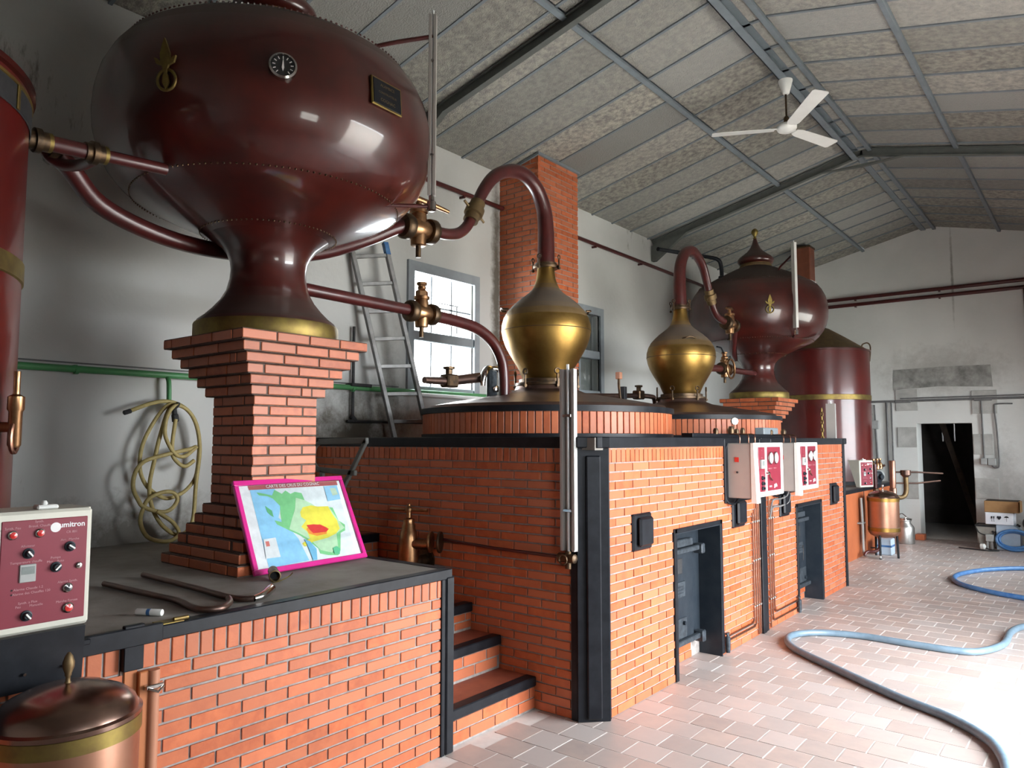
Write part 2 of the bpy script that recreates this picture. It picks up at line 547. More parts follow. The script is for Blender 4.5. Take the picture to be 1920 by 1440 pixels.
def plaster_material(name, stains_and_shade, k=1.0):
    """white limewash with scuffs and soot; stains: list of (centre, radii, strength) of dirt, and of shade painted into the wall colour"""
    m = bpy.data.materials.new(name)
    m.use_nodes = True
    nt = m.node_tree
    N, L = nt.nodes, nt.links
    b = N['Principled BSDF']
    b.inputs['Roughness'].default_value = 0.9
    b.inputs['Specular IOR Level'].default_value = 0.15
    g = N.new('ShaderNodeNewGeometry')
    n1 = N.new('ShaderNodeTexNoise')
    n1.inputs['Scale'].default_value = 1.3
    n1.inputs['Detail'].default_value = 6
    L.new(g.outputs['Position'], n1.inputs['Vector'])
    r1 = N.new('ShaderNodeValToRGB')
    r1.color_ramp.elements[0].position, r1.color_ramp.elements[1].position = 0.3, 0.7
    r1.color_ramp.elements[0].color = (0.50 * k, 0.508 * k, 0.49 * k, 1)
    r1.color_ramp.elements[1].color = (0.57 * k, 0.578 * k, 0.56 * k, 1)
    L.new(n1.outputs['Fac'], r1.inputs['Fac'])
    out = r1.outputs['Color']
    # thin vertical scuffs
    vm = N.new('ShaderNodeVectorMath')
    vm.operation = 'MULTIPLY'
    vm.inputs[1].default_value = (9, 9, 2.2)
    L.new(g.outputs['Position'], vm.inputs[0])
    n2 = N.new('ShaderNodeTexNoise')
    n2.inputs['Scale'].default_value = 1.6
    n2.inputs['Detail'].default_value = 8
    n2.inputs['Roughness'].default_value = 0.7
    L.new(vm.outputs[0], n2.inputs['Vector'])
    n3 = N.new('ShaderNodeTexNoise')
    n3.inputs['Scale'].default_value = 0.9
    L.new(g.outputs['Position'], n3.inputs['Vector'])
    mul = N.new('ShaderNodeMath')
    mul.operation = 'MULTIPLY'
    L.new(n2.outputs['Fac'], mul.inputs[0])
    L.new(n3.outputs['Fac'], mul.inputs[1])
    r2 = N.new('ShaderNodeMapRange')
    r2.inputs['From Min'].default_value, r2.inputs['From Max'].default_value = 0.40, 0.50
    L.new(mul.outputs[0], r2.inputs['Value'])
    mx = N.new('ShaderNodeMix')
    mx.data_type = 'RGBA'
    sc = N.new('ShaderNodeMath')
    sc.operation = 'MULTIPLY'
    sc.inputs[1].default_value = 0.75
    L.new(r2.outputs[0], sc.inputs[0])
    L.new(sc.outputs[0], mx.inputs['Factor'])
    L.new(out, mx.inputs[6])
    mx.inputs[7].default_value = (0.16, 0.15, 0.13, 1)
    out = mx.outputs[2]
    n5 = N.new('ShaderNodeTexNoise')
    n5.inputs['Scale'].default_value = 5.0
    n5.inputs['Detail'].default_value = 10
    n5.inputs['Roughness'].default_value = 0.75
    L.new(g.outputs['Position'], n5.inputs['Vector'])
    for (cx, cy, cz), (rx, ry, rz), st in stains_and_shade:
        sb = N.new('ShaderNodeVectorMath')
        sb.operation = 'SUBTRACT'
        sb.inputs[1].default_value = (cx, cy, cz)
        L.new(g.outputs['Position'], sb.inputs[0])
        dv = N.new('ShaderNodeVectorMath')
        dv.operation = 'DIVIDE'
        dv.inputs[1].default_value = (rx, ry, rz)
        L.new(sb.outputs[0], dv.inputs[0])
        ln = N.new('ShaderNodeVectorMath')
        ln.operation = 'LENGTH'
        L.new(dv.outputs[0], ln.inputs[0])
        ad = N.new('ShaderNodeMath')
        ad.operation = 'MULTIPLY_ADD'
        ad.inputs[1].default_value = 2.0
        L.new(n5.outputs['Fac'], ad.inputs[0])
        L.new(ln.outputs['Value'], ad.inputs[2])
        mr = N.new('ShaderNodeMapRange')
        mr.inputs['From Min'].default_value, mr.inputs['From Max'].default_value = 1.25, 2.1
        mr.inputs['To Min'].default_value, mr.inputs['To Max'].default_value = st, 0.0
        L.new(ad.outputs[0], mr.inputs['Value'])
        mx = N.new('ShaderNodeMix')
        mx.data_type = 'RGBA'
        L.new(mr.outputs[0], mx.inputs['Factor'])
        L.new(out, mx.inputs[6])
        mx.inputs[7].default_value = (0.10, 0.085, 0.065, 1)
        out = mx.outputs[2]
    L.new(out, b.inputs['Base Color'])
    n4 = N.new('ShaderNodeTexNoise')
    n4.inputs['Scale'].default_value = 18
    n4.inputs['Detail'].default_value = 6
    L.new(g.outputs['Position'], n4.inputs['Vector'])
    bp = N.new('ShaderNodeBump')
    bp.inputs['Strength'].default_value = 0.25
    bp.inputs['Distance'].default_value = 0.01
    L.new(n4.outputs['Fac'], bp.inputs['Height'])
    L.new(bp.outputs[0], b.inputs['Normal'])
    return m


M_PLASTER = plaster_material('limewashed_plaster', [((-5.45, 4.45, 1.75), (0.3, 0.95, 0.55), 0.95), ((-5.45, 6.53, 3.4), (0.3, 0.10, 2.6), 0.9), ((-5.45, 2.5, 1.05), (0.3, 1.3, 0.30), 0.75), ((-5.45, 4.9, 2.0), (0.3, 0.14, 0.9), 0.5)])  # the tall narrow mark beside the chimney paints in its cast shadow
M_ENDPLASTER = plaster_material('limewashed_end_plaster', [((-2.25, 15.0, 2.95), (1.1, 0.3, 0.5), 0.35), ((-1.45, 15.0, 1.0), (0.35, 0.3, 0.9), 0.4), ((-2.0, 15.0, 4.7), (0.025, 0.3, 0.9), 0.6)], 1.25)  # same limewash in a lighter copy, making the dim end wall look better lit
M_QUOIN = mat('worn_quoin_plaster', (0.50, 0.50, 0.475, 1), 0.9, spec=0.1, col2=(0.36, 0.36, 0.34, 1), scale=4, detail=8, bump=0.3, bscale=30)
M_PATCH = mat('grey_lintel_plaster', (0.40, 0.40, 0.38, 1), 0.9, spec=0.1, col2=(0.19, 0.19, 0.18, 1), scale=5, detail=8, bump=0.3, bscale=30)


def glass_material(name, tint, wave=0.0):
    m = bpy.data.materials.new(name)
    m.use_nodes = True
    nt = m.node_tree
    N, L = nt.nodes, nt.links
    N.clear()
    o = N.new('ShaderNodeOutputMaterial')
    tr = N.new('ShaderNodeBsdfTransparent')
    tr.inputs['Color'].default_value = tint
    gl = N.new('ShaderNodeBsdfGlossy')
    gl.inputs['Roughness'].default_value = 0.02
    gl.inputs['Color'].default_value = (1, 1, 1, 1)
    fr = N.new('ShaderNodeFresnel')
    fr.inputs['IOR'].default_value = 1.5
    mx = N.new('ShaderNodeMixShader')
    L.new(fr.outputs[0], mx.inputs[0])
    L.new(tr.outputs[0], mx.inputs[1])
    L.new(gl.outputs[0], mx.inputs[2])
    L.new(mx.outputs[0], o.inputs[0])
    if wave:
        g = N.new('ShaderNodeNewGeometry')
        vm = N.new('ShaderNodeVectorMath')
        vm.operation = 'MULTIPLY'
        vm.inputs[1].default_value = (2.0, 1.2, 9.0)
        L.new(g.outputs['Position'], vm.inputs[0])
        n = N.new('ShaderNodeTexNoise')
        n.inputs['Scale'].default_value = 1.0
        n.inputs['Detail'].default_value = 1.0
        L.new(vm.outputs[0], n.inputs['Vector'])
        bp = N.new('ShaderNodeBump')
        bp.inputs['Strength'].default_value = wave
        bp.inputs['Distance'].default_value = 0.05
        L.new(n.outputs['Fac'], bp.inputs['Height'])
        L.new(bp.outputs[0], gl.inputs['Normal'])
        L.new(bp.outputs[0], fr.inputs['Normal'])
    return m


M_GLASS = glass_material('window_glass', (0.93, 0.96, 0.96, 1))
M_PLEXI = glass_material('wavy_acrylic_sheet', (0.97, 0.97, 0.97, 1), 0.4)

# ------------------------------------------------------------------ bricks, boards and tiles laid one by one
PITCH, BJ = 0.230, 0.010
_fw = Vector((-math.sin(YAW) * math.cos(PITCH), math.cos(YAW) * math.cos(PITCH), math.sin(PITCH)))
_rt = Vector((math.cos(YAW), math.sin(YAW), 0))
_up = _rt.cross(_fw)


def seen_size(c, u, length):
    """how large a piece shows from where the photograph was taken (0 when well outside its view)"""
    d = c - EYE
    z = d.dot(_fw)
    if z < 0.3:
        return 0.0
    x, y = FPX * d.dot(_rt) / z, FPX * d.dot(_up) / z
    if abs(x) > 1060 or abs(y) > 820:
        return 0.0
    side = (d.normalized().cross(u)).length
    return length * FPX / z * max(side, 0.05)


_cache = {}


def piece_mesh(name, dims, c, m):
    key = (name, tuple(round(x, 3) for x in dims), m.name)
    if key not in _cache:
        vs, fs = chamfer_box(dims[0] / 2, dims[1] / 2, dims[2] / 2, c)
        me = bpy.data.meshes.new(name)
        me.from_pydata(vs, [], fs)
        me.materials.append(m)
        _cache[key] = me
    return _cache[key]


def lay(parent, specs, name, m, m_run, limit=300, chamfer=0.003, run_name=None):
    """specs: (centre, along, outward, length, height, depth). The pieces that show largest are objects, the rest one run."""
    pw = WORLD[parent.name]
    items = []
    for c, u, n, l, h, d in specs:
        c, u, n = Vector(c), Vector(u), Vector(n)
        if MIRROR:
            c, u, n = MY(c), Vector((u.x, -u.y, u.z)), Vector((n.x, -n.y, n.z))
        w = u.cross(n)
        if w.z < -1e-6:
            u = -u
            w = -w
        items.append((seen_size(c, u, l), c, u, n, w, l, h, d))
    items.sort(key=lambda t: -t[0])
    single = [t for t in items if t[0] > 7.0][:limit]
    rest = items[len(single):]
    for s, c, u, n, w, l, h, d in single:
        o = bpy.data.objects.new(name, piece_mesh(name, (l, d, h), chamfer, m))
        M = Matrix((u, n, w)).transposed().to_4x4()
        M.translation = c - pw
        o.matrix_world = M
        COL.objects.link(o)
        o.parent = parent
        o.matrix_parent_inverse = Matrix()
        o.matrix_basis = M
    if rest:
        mb = MB()
        for s, c, u, n, w, l, h, d in rest:
            mb.obox(c, u, n, w, (l, d, h), 0.0)
        obj(run_name or name + '_run', mb, m_run, parent, kind='stuff', recalc=False, mirror=False)


def courses(specs, p0, u, n, length, z0, z1, holes=(), depth=0.05, proud=0.005, ch=0.0593, phase=0.0, bl=PITCH):
    """stretcher-bond courses on the face through p0 along u, outward n"""
    p0, u, n = Vector(p0), Vector(u), Vector(n)
    k = max(1, round((z1 - z0) / ch))
    ch = (z1 - z0) / k
    for i in range(k):
        zc = z0 + (i + 0.5) * ch
        spans = [(0.0, length)]
        for a0, a1, b0, b1 in holes:
            if b0 < zc < b1:
                nx = []
                for s0, s1 in spans:
                    if a1 <= s0 or a0 >= s1:
                        nx.append((s0, s1))
                    else:
                        if a0 > s0:
                            nx.append((s0, a0))
                        if a1 < s1:
                            nx.append((a1, s1))
                spans = nx
        off = phase + (bl / 2 if i % 2 else 0.0)
        for s0, s1 in spans:
            a = math.floor((s0 - off) / bl) * bl + off
            while a < s1:
                b0, b1 = max(a + BJ / 2, s0), min(a + bl - BJ / 2, s1)
                if b1 - b0 > 0.025:
                    c = p0 + u * ((b0 + b1) / 2) + Vector((0, 0, zc)) + n * (proud - depth / 2)
                    specs.append((c, u, n, b1 - b0, ch - BJ, depth))
                a += bl


def soldiers(specs, p0, u, n, length, z0, z1, depth=0.05, proud=0.005, pitch=0.0605):
    p0, u, n = Vector(p0), Vector(u), Vector(n)
    k = int(length / pitch)
    pitch = length / k
    for i in range(k):
        specs.append((p0 + u * ((i + 0.5) * pitch) + Vector((0, 0, (z0 + z1) / 2)) + n * (proud - depth / 2), u, n, pitch - 0.009, z1 - z0 - 0.006, depth))


# ------------------------------------------------------------------ the building
XL, YE, YF = -5.45, 15.0, -2.6          # side wall, end wall, wall behind the camera
RX, RZ, RS = -2.35, 5.60, 0.235         # ridge and roof slope


def zroof(x):
    return RZ - RS * abs(x - RX)


# floor: square tiles in running bond on a bed of grout
floor = thing('floor', None, None, (0, 0, 0), kind='structure')
mb = MB().box(XL, YF, -0.12, XR + 0.25, YE + 3.2, -0.0022)
obj('grout_bed', mb, M_GROUT, floor)
TP = 0.2145
specs = []
row = 0
y = 3.31 - TP * 28
while y < YE:
    off = TP / 2 if row % 2 else 0.0
    x = -2.42 - off - TP * 4
    while x < XR - 0.02:
        lift = RND.uniform(-0.0008, 0.0008)
        if x > -2.98 or y > 9.6:
            specs.append(((x + TP / 2, y + TP / 2, -0.006 + lift), (1, 0, 0), (0, 1, 0), TP - 0.009, 0.012, TP - 0.009))
        x += TP
    y += TP
    row += 1
lay(floor, specs, 'tile', M_TILE, M_TILES, limit=300, chamfer=0.002)

# side wall with its two windows (openings run right through it)
mb = MB()
W1 = (5.20, 6.12, 2.27, 3.50)
W2 = (7.85, 8.76, 2.40, 3.50)
T = 0.32
zt = zroof(XL) + 0.02
mb.box(XL - T, YF - .3, -.1, XL, W1[0], zt)
mb.box(XL - T, W1[1], -.1, XL, W2[0], zt)
mb.box(XL - T, W2[1], -.1, XL, YE + .4, zt)
for w in (W1, W2):
    mb.box(XL - T, w[0], -.1, XL, w[1], w[2])
    mb.box(XL - T, w[0], w[3], XL, w[1], zt)
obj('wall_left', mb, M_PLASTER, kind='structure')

# end wall with the doorway, gable on top
DX0, DX1, DZ = -2.655, -1.80, 2.045
TE = 0.42
mb = MB()
g0, g1 = XL, XR + .3


def gable_piece(mb, xa, xb, z0, y0, y1):
    xs = [xa] + ([RX] if xa < RX < xb else []) + [xb]
    mb.prism([(xa, y0, z0), (xb, y0, z0)] + [(x, y0, zroof(x) + .02) for x in reversed(xs)], (0, y1 - y0, 0))


gable_piece(mb, g0, DX0, -.1, YE, YE + TE)
gable_piece(mb, DX1, g1, -.1, YE, YE + TE)
gable_piece(mb, DX0, DX1, DZ, YE, YE + TE)
end = obj('wall_back', mb, M_ENDPLASTER, kind='structure')
mb = MB()
mb.prism([(-3.02, YE - .006, 2.66), (-3.0, YE - .006, 3.03), (-2.2, YE - .006, 3.05), (-1.49, YE - .006, 3.04), (-1.47, YE - .006, 2.66), (-2.3, YE - .006, 2.70)], (0, .012, 0))
obj('lintel_patch', mb, M_PATCH, end)
for n_, (a, b, c_, d) in enumerate([(-2.98, 2.28, -2.62, 2.66), (-2.97, 1.62, -2.66, 1.98), (-2.90, .7, -2.66, 1.2), (-1.79, 2.2, -1.42, 2.6), (-1.79, 1.5, -1.5, 1.85), (-1.79, .75, -1.45, 1.1)]):
    mb = MB().rbox(a, YE - .022, b, c_, YE + .006, d, .004)
    obj('quoin_stone', mb, M_QUOIN, end)

mb = MB()
gable_piece(mb, g0 - .3, g1, -.1, YF - .3, YF)
obj('wall_front', mb, M_PLASTER, kind='structure')

# wall with the gateway and the two windows
mb = MB()
zr = zroof(XR) + .02
cuts = sorted([(GATE[0], GATE[1], 0.0, GATE[2])] + RIGHT_WINDOWS)
yy = YF - .3
for a, b, z0, z1 in cuts:
    mb.box(XR, yy, -.1, XR + .28, a, zr)
    if z0 > 0:
        mb.box(XR, a, -.1, XR + .28, b, z0)
    mb.box(XR, a, z1, XR + .28, b, zr)
    yy = b
mb.box(XR, yy, -.1, XR + .28, YE + .4, zr)
obj('wall_right', mb, M_PLASTER, kind='structure')


def window(name, x, y0, y1, z0, z1, cols, rows, frame=0.05, face=1, m=M_WINFRAME):
    w = thing(name, None, None, (x, (y0 + y1) / 2, z0), kind='structure')
    f = MB()
    f.box(x - .05, y0, z0, x + .0, y0 + frame, z1)
    f.box(x - .05, y1 - frame, z0, x, y1, z1)
    f.box(x - .05, y0, z0, x, y1, z0 + frame)
    f.box(x - .05, y0, z1 - frame, x, y1, z1)
    obj('window_frame', f, m, w)
    for k in range(1, cols):
        yk = y0 + (y1 - y0) * k / cols
        obj('glazing_bar', MB().box(x - .035, yk - .009, z0 + frame, x - .01, yk + .009, z1 - frame), m, w)
    for k in range(1, rows):
        zk = z0 + (z1 - z0) * k / rows
        obj('glazing_bar', MB().box(x - .035, y0 + frame, zk - .009, x - .01, y1 - frame, zk + .009), m, w)
    for i in range(cols):
        for k in range(rows):
            a, b = y0 + (y1 - y0) * i / cols, y0 + (y1 - y0) * (i + 1) / cols
            c, d = z0 + (z1 - z0) * k / rows, z0 + (z1 - z0) * (k + 1) / rows
            obj('pane', MB().poly([(x - .022, a, c), (x - .022, b, c), (x - .022, b, d), (x - .022, a, d)]), M_GLASS, w, recalc=False)
    return w


# window of the side wall: flush grey-blue surround, two lights, thin bars, iron bars outside
w = thing('window_1', None, None, (XL, 5.66, 2.2), kind='structure')
f = MB()
f.box(XL - .02, 5.115, 2.22, XL + .03, 5.20, 3.575)
f.box(XL - .02, 6.12, 2.22, XL + .03, 6.205, 3.575)
f.box(XL - .02, 5.20, 3.47, XL + .03, 6.12, 3.575)
obj('window_frame', f, M_WINFRAME, w)
obj('meeting_rail', MB().rbox(XL - .07, 5.20, 2.765, XL + .018, 6.12, 2.865, .008), M_WINFRAME, w)
obj('bottom_rail', MB().rbox(XL - .07, 5.20, 2.22, XL + .018, 6.12, 2.30, .008), M_WINFRAME, w)
obj('window_sill', MB().rbox(XL - .1, 5.08, 2.185, XL + .11, 6.25, 2.222, .008), M_WHITE, w)
for z0, z1 in ((2.30, 2.765), (2.865, 3.47)):
    for k in (1, 2):
        yk = 5.20 + .92 * k / 3
        obj('glazing_bar', MB().box(XL - .06, yk - .008, z0, XL - .035, yk + .008, z1), M_WINFRAMEDK, w)
    for k in range(3):
        a, b = 5.20 + .92 * k / 3, 5.20 + .92 * (k + 1) / 3
        obj('pane', MB().poly([(XL - .048, a, z0), (XL - .048, b, z0), (XL - .048, b, z1), (XL - .048, a, z1)]), M_GLASS, w, recalc=False)
obj('glazing_bar', MB().box(XL - .06, 5.20, 3.14, XL - .035, 6.12, 3.155), M_WINFRAMEDK, w)
mb = MB().lathe([(.006, 0), (.006, .30)], (XL - .02, 5.60, 3.20), axis=(0, 1, 0), seg=8)
obj('stay_bar', mb, M_CONDUIT, w)
mb = MB().lathe([(.006, 0), (.006, .30)], (XL - .02, 5.88, 2.90), axis=(0, 0, 1), seg=8)
obj('stay_bar', mb, M_CONDUIT, w)

# second window: same joinery, board shutters closed behind the glass
w = thing('window_2', None, None, (XL, 8.3, 2.3), kind='structure')
f = MB()
f.box(XL - .02, 7.765, 2.34, XL + .03, 7.85, 3.575)
f.box(XL - .02, 8.76, 2.34, XL + .03, 8.845, 3.575)
f.box(XL - .02, 7.85, 3.47, XL + .03, 8.76, 3.575)
obj('window_frame', f, M_WINFRAME, w)
obj('meeting_rail', MB().rbox(XL - .07, 7.85, 2.86, XL + .018, 8.76, 2.97, .008), M_WINFRAME, w)
obj('bottom_rail', MB().rbox(XL - .07, 7.85, 2.34, XL + .018, 8.76, 2.42, .008), M_WINFRAME, w)
for z0, z1 in ((2.42, 2.86), (2.97, 3.47)):
    obj('glazing_bar', MB().box(XL - .06, 8.30, z0, XL - .03, 8.34, z1), M_WINFRAME, w)
    for k in range(2):
        a, b = 7.85 + .455 * k, 7.85 + .455 * (k + 1)
        obj('pane', MB().poly([(XL - .048, a, z0), (XL - .048, b, z0), (XL - .048, b, z1), (XL - .048, a, z1)]), M_GLASS, w, recalc=False)
for k in range(6):
    a = 7.85 + .91 * k / 6
    obj('shutter_board', MB().rbox(XL - .14, a + .003, 2.40, XL - .115, a + .91 / 6 - .003, 3.50, .004), M_SHUTTER, w)

window('window_3', XR + .12, RIGHT_WINDOWS[0][0], RIGHT_WINDOWS[0][1], RIGHT_WINDOWS[0][2], RIGHT_WINDOWS[0][3], 2, 2, frame=.07)
window('window_4', XR + .12, RIGHT_WINDOWS[1][0], RIGHT_WINDOWS[1][1], RIGHT_WINDOWS[1][2], RIGHT_WINDOWS[1][3], 2, 2, frame=.07)  # window out of view, enlarged beyond its reflected size to brighten the end wall

# gateway: frame and two leaves folded back outside
d = thing('door_2', None, None, (XR + .14, (GATE[0] + GATE[1]) / 2, 0), kind='structure')
f = MB()
f.box(XR + .02, GATE[0], 0, XR + .12, GATE[0] + .07, GATE[2])
f.box(XR + .02, GATE[1] - .07, 0, XR + .12, GATE[1], GATE[2])
f.box(XR + .02, GATE[0], GATE[2] - .07, XR + .12, GATE[1], GATE[2])
obj('door_frame', f, M_STEEL, d)

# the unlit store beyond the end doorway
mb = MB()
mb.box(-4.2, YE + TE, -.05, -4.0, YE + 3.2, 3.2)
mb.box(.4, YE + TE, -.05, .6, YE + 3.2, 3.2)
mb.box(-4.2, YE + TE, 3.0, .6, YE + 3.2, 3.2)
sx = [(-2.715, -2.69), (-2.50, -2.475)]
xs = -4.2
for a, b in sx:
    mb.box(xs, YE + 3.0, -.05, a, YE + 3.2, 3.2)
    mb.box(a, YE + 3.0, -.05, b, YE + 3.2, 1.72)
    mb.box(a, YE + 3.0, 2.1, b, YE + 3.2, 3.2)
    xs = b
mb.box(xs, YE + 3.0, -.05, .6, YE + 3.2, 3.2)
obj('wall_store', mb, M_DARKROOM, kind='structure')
mb = MB().obox((-2.2, 16.5, 1.05), (.42, 0, -1.55), (0, 1, 0), (1.55, 0, .42), (2.15, .06, .10), .006)
tag(obj('wooden_prop', mb, M_DARKWOOD), 'dark wooden prop leaning in the unlit doorway', 'timber')

# yard outside the gateway
obj('ground', MB().box(XR + .28, -14, -.14, XR + 26, 30, -.02), M_GRAVEL, kind='structure')

# ceiling of wood-wool boards between painted tees, purlins, ridge channel and steel rafters
ceil = thing('ceiling', None, None, (RX, 6, RZ), kind='structure')
CP = 0.5345
Y0 = 5.93 - CP * 16
rows = []
k = 0
while Y0 + k * CP < YE:
    rows.append((max(Y0 + k * CP, YF), min(Y0 + (k + 1) * CP, YE)))
    k += 1
bays = [(XL, -3.462), (-3.418, -2.47), (-2.23, -1.292), (-1.248, XR)]
for a, b in rows:
    for x0, x1 in bays:
        s = 1 if (x0 + x1) / 2 < RX else -1
        u = Vector((1, 0, RS * s)).normalized()
        w_ = Vector((-RS * s, 0, 1)).normalized()
        xm = (x0 + x1) / 2
        L_ = (x1 - x0) * math.hypot(1, RS)
        o = obj('board', MB().obox((xm, (a + b) / 2, zroof(xm) + .03 + RND.uniform(-.004, .004)), u, (0, 1, 0), w_, (L_, b - a - .004, .04), .004), M_BOARD, ceil)
for a, b in rows[1:]:
    for x0, x1 in ((XL, RX), (RX, XR)):
        s = 1 if (x0 + x1) / 2 < RX else -1
        u = Vector((1, 0, RS * s)).normalized()
        w_ = Vector((-RS * s, 0, 1)).normalized()
        xm = (x0 + x1) / 2
        obj('tee_bar', MB().obox((xm, a, zroof(xm) + .004), u, (0, 1, 0), w_, ((x1 - x0) * math.hypot(1, RS), .030, .014), 0), M_STEEL, ceil)
for x in (-3.44, -1.27):
    s = 1 if x < RX else -1
    w_ = Vector((-RS * s, 0, 1)).normalized()
    u = Vector((1, 0, RS * s)).normalized()
    obj('purlin', MB().obox((x, (YF + YE) / 2, zroof(x) - .012), u, (0, 1, 0), w_, (.052, YE - YF, .04), .004), M_STEEL, ceil)
obj('ridge_strip', MB().box(RX - .13, YF, RZ - .035, RX + .13, YE, RZ + .02), M_BOARD, ceil)
for y in [r[0] for r in rows[1:]]:
    obj('tee_bar', MB().box(RX - .13, y - .018, RZ - .05, RX + .13, y + .018, RZ - .034), M_STEEL, ceil)
obj('purlin', MB().box(RX + .08, YF, RZ - .07, RX + .13, YE, RZ - .03), M_STEEL, ceil)
f = MB()
f.box(RX - .10, YF, RZ - .17, RX - .02, 10.28, RZ - .16)
f.box(RX - .10, YF, RZ - .17, RX - .09, 10.28, RZ - .04)
f.box(RX - .10, YF, RZ - .05, RX - .02, 10.28, RZ - .04)
obj('ridge_channel', f, M_STEEL, ceil)
obj('purlin', MB().box(RX - .11, 10.34, RZ - .055, RX - .03, YE, RZ - .03), M_STEEL, ceil)
# roof covering that keeps the sky out
for x0, x1 in ((XL - .5, RX), (RX, XR + .6)):
    mb = MB().prism([(x0, YF - .4, zroof(x0) + .07), (x1, YF - .4, zroof(x1) + .07), (x1, YF - .4, zroof(x1) + .17), (x0, YF - .4, zroof(x0) + .17)], (0, YE + 3.9 - YF, 0))
    obj('roof_sheet', mb, M_STEEL, ceil)
for yb in (-0.2, 5.02, 10.33):
    r = thing('roof_beam', None, None, (RX, yb, RZ - .2), kind='structure')
    for s, x0, x1 in ((1, XL + .02, RX), (-1, RX, XR - .02)):
        u = Vector((1, 0, RS * s)).normalized()
        w_ = Vector((-RS * s, 0, 1)).normalized()
        xm = (x0 + x1) / 2
        L_ = abs(x1 - x0) * math.hypot(1, RS)
        c = Vector((xm, yb, zroof(xm)))
        obj('rafter_flange', MB().obox(c - w_ * .105, u, (0, 1, 0), w_, (L_, .065, .010), 0), M_DKSTEEL, r)
        obj('rafter_web', MB().obox(c - w_ * .058, u, (0, 1, 0), w_, (L_, .010, .09), 0), M_DKSTEEL, r)
        obj('rafter_flange', MB().obox(c - w_ * .012, u, (0, 1, 0), w_, (L_, .065, .010), 0), M_DKSTEEL, r)
    xa = XL + .02
    mb = MB().prism([(xa, yb - .033, zroof(xa) - .10), (xa + .62, yb - .033, zroof(xa + .62) - .10), (xa + .06, yb - .033, zroof(xa) - .34), (xa, yb - .033, zroof(xa) - .34)], (0, .066, 0))
    obj('eaves_haunch', mb, M_DKSTEEL, r)
    mb = MB().prism([(RX - .55, yb - .033, zroof(RX - .55) - .10), (RX + .55, yb - .033, zroof(RX + .55) - .10), (RX, yb - .033, RZ - .26)], (0, .066, 0))
    obj('ridge_gusset', mb, M_DKSTEEL, r)

# ------------------------------------------------------------------ pipes and wires along the walls
XP_ = XL + .06
o = thing('green_water_pipe', 'green water pipe clipped along the white side wall under the window', 'pipe', (XP_, 4.0, 2.1))
obj('pipe_run', MB().tube([(XP_, YF + .05, 2.215), (XP_, 6.55, 2.235)], .024, 12), M_GREENPIPE, o, smooth=40)
for y in (1.0, 2.05, 3.3, 4.4, 5.35, 6.15):
    obj('clip', MB().lathe([(.029, -.012), (.029, .012)], (XP_, y, 2.22), axis=(0, 1, 0), seg=12).box(XL, y - .008, 2.245, XP_, y + .008, 2.255), M_GREENPIPE, o)
obj('branch_pipe', MB().tube(spline([(XP_, 2.67, 2.215), (XP_ + .03, 2.67, 2.17), (XP_ + .03, 2.675, 2.04)], 4), .017, 10), M_GREENPIPE, o, smooth=40)
obj('wire', MB().tube([(XL + .02, YF + .05, 2.268), (XL + .02, 5.0, 2.272)], .005, 6), M_CONDUIT, o)
o = thing('red_wall_pipe', 'long dark red pipe high on the white side wall, running behind the chimney', 'pipe', (XP_, 7, 4.4))
obj('pipe_run', MB().tube([(XP_, 3.4, 4.455), (XP_, 6.57, 4.45)], .026, 12), M_PIPE, o, smooth=40)
obj('pipe_run', MB().tube([(XP_, 7.42, 4.45), (XP_, 14.9, 4.43)], .026, 12), M_PIPE, o, smooth=40)
for y in (4.6, 5.9, 8.6, 9.9, 11.2):
    obj('clip', MB().box(XL, y - .012, 4.40, XP_ + .012, y + .012, 4.425), M_PIPE, o)
for z, nm in ((4.435, 'upper of two dark red pipes crossing the white end wall'), (4.31, 'lower of two dark red pipes crossing the white end wall')):
    o = thing('red_end_wall_pipe', nm, 'pipe', (-2, YE - .06, z))
    obj('pipe_run', MB().tube([(XP_, YE - .07, z), (-.95 + (z - 4.31) * 2, YE - .07, z - .005), (XR, YE - .07, z - .01)], .034, 12), M_PIPE, o, smooth=40)
    for x in (-3.6, -2.2, -.6):
        obj('clip', MB().box(x - .015, YE - .07, z - .05, x + .015, YE, z - .03), M_PIPE, o)
o = thing('drop_pipe', 'dark red pipe dropping from the twin pipes on the end wall', 'pipe', (-.94, YE - .08, 3.6))
obj('pipe_run', MB().tube([(-.94, YE - .08, 4.33), (-.94, YE - .08, 3.4)], .03, 12), M_PIPE, o, smooth=40)
o = thing('black_wall_pipe', 'thin black pipe with an elbow on the sooty wall behind the ladder', 'pipe', (XL + .04, 4.7, 2.0))
obj('pipe_run', MB().tube(spline([(XL + .04, 4.42, 2.8), (XL + .04, 4.42, 2.4), (XL + .04, 4.42, 1.98), (XL + .04, 4.44, 1.93), (XL + .04, 4.5, 1.92), (XL + .04, 6.3, 1.93)], 4), .014, 8), M_DARKRUBBER, o, smooth=40)
obj('junction_box', MB().rbox(XL, 4.36, 2.24, XL + .10, 4.60, 2.27, .005), M_DARKRUBBER, o)
obj('elbow', MB().lathe([(.022, -.03), (.022, .03)], (XL + .04, 4.43, 1.95), axis=(0, 1, -1), seg=10), M_DARKRUBBER, o)

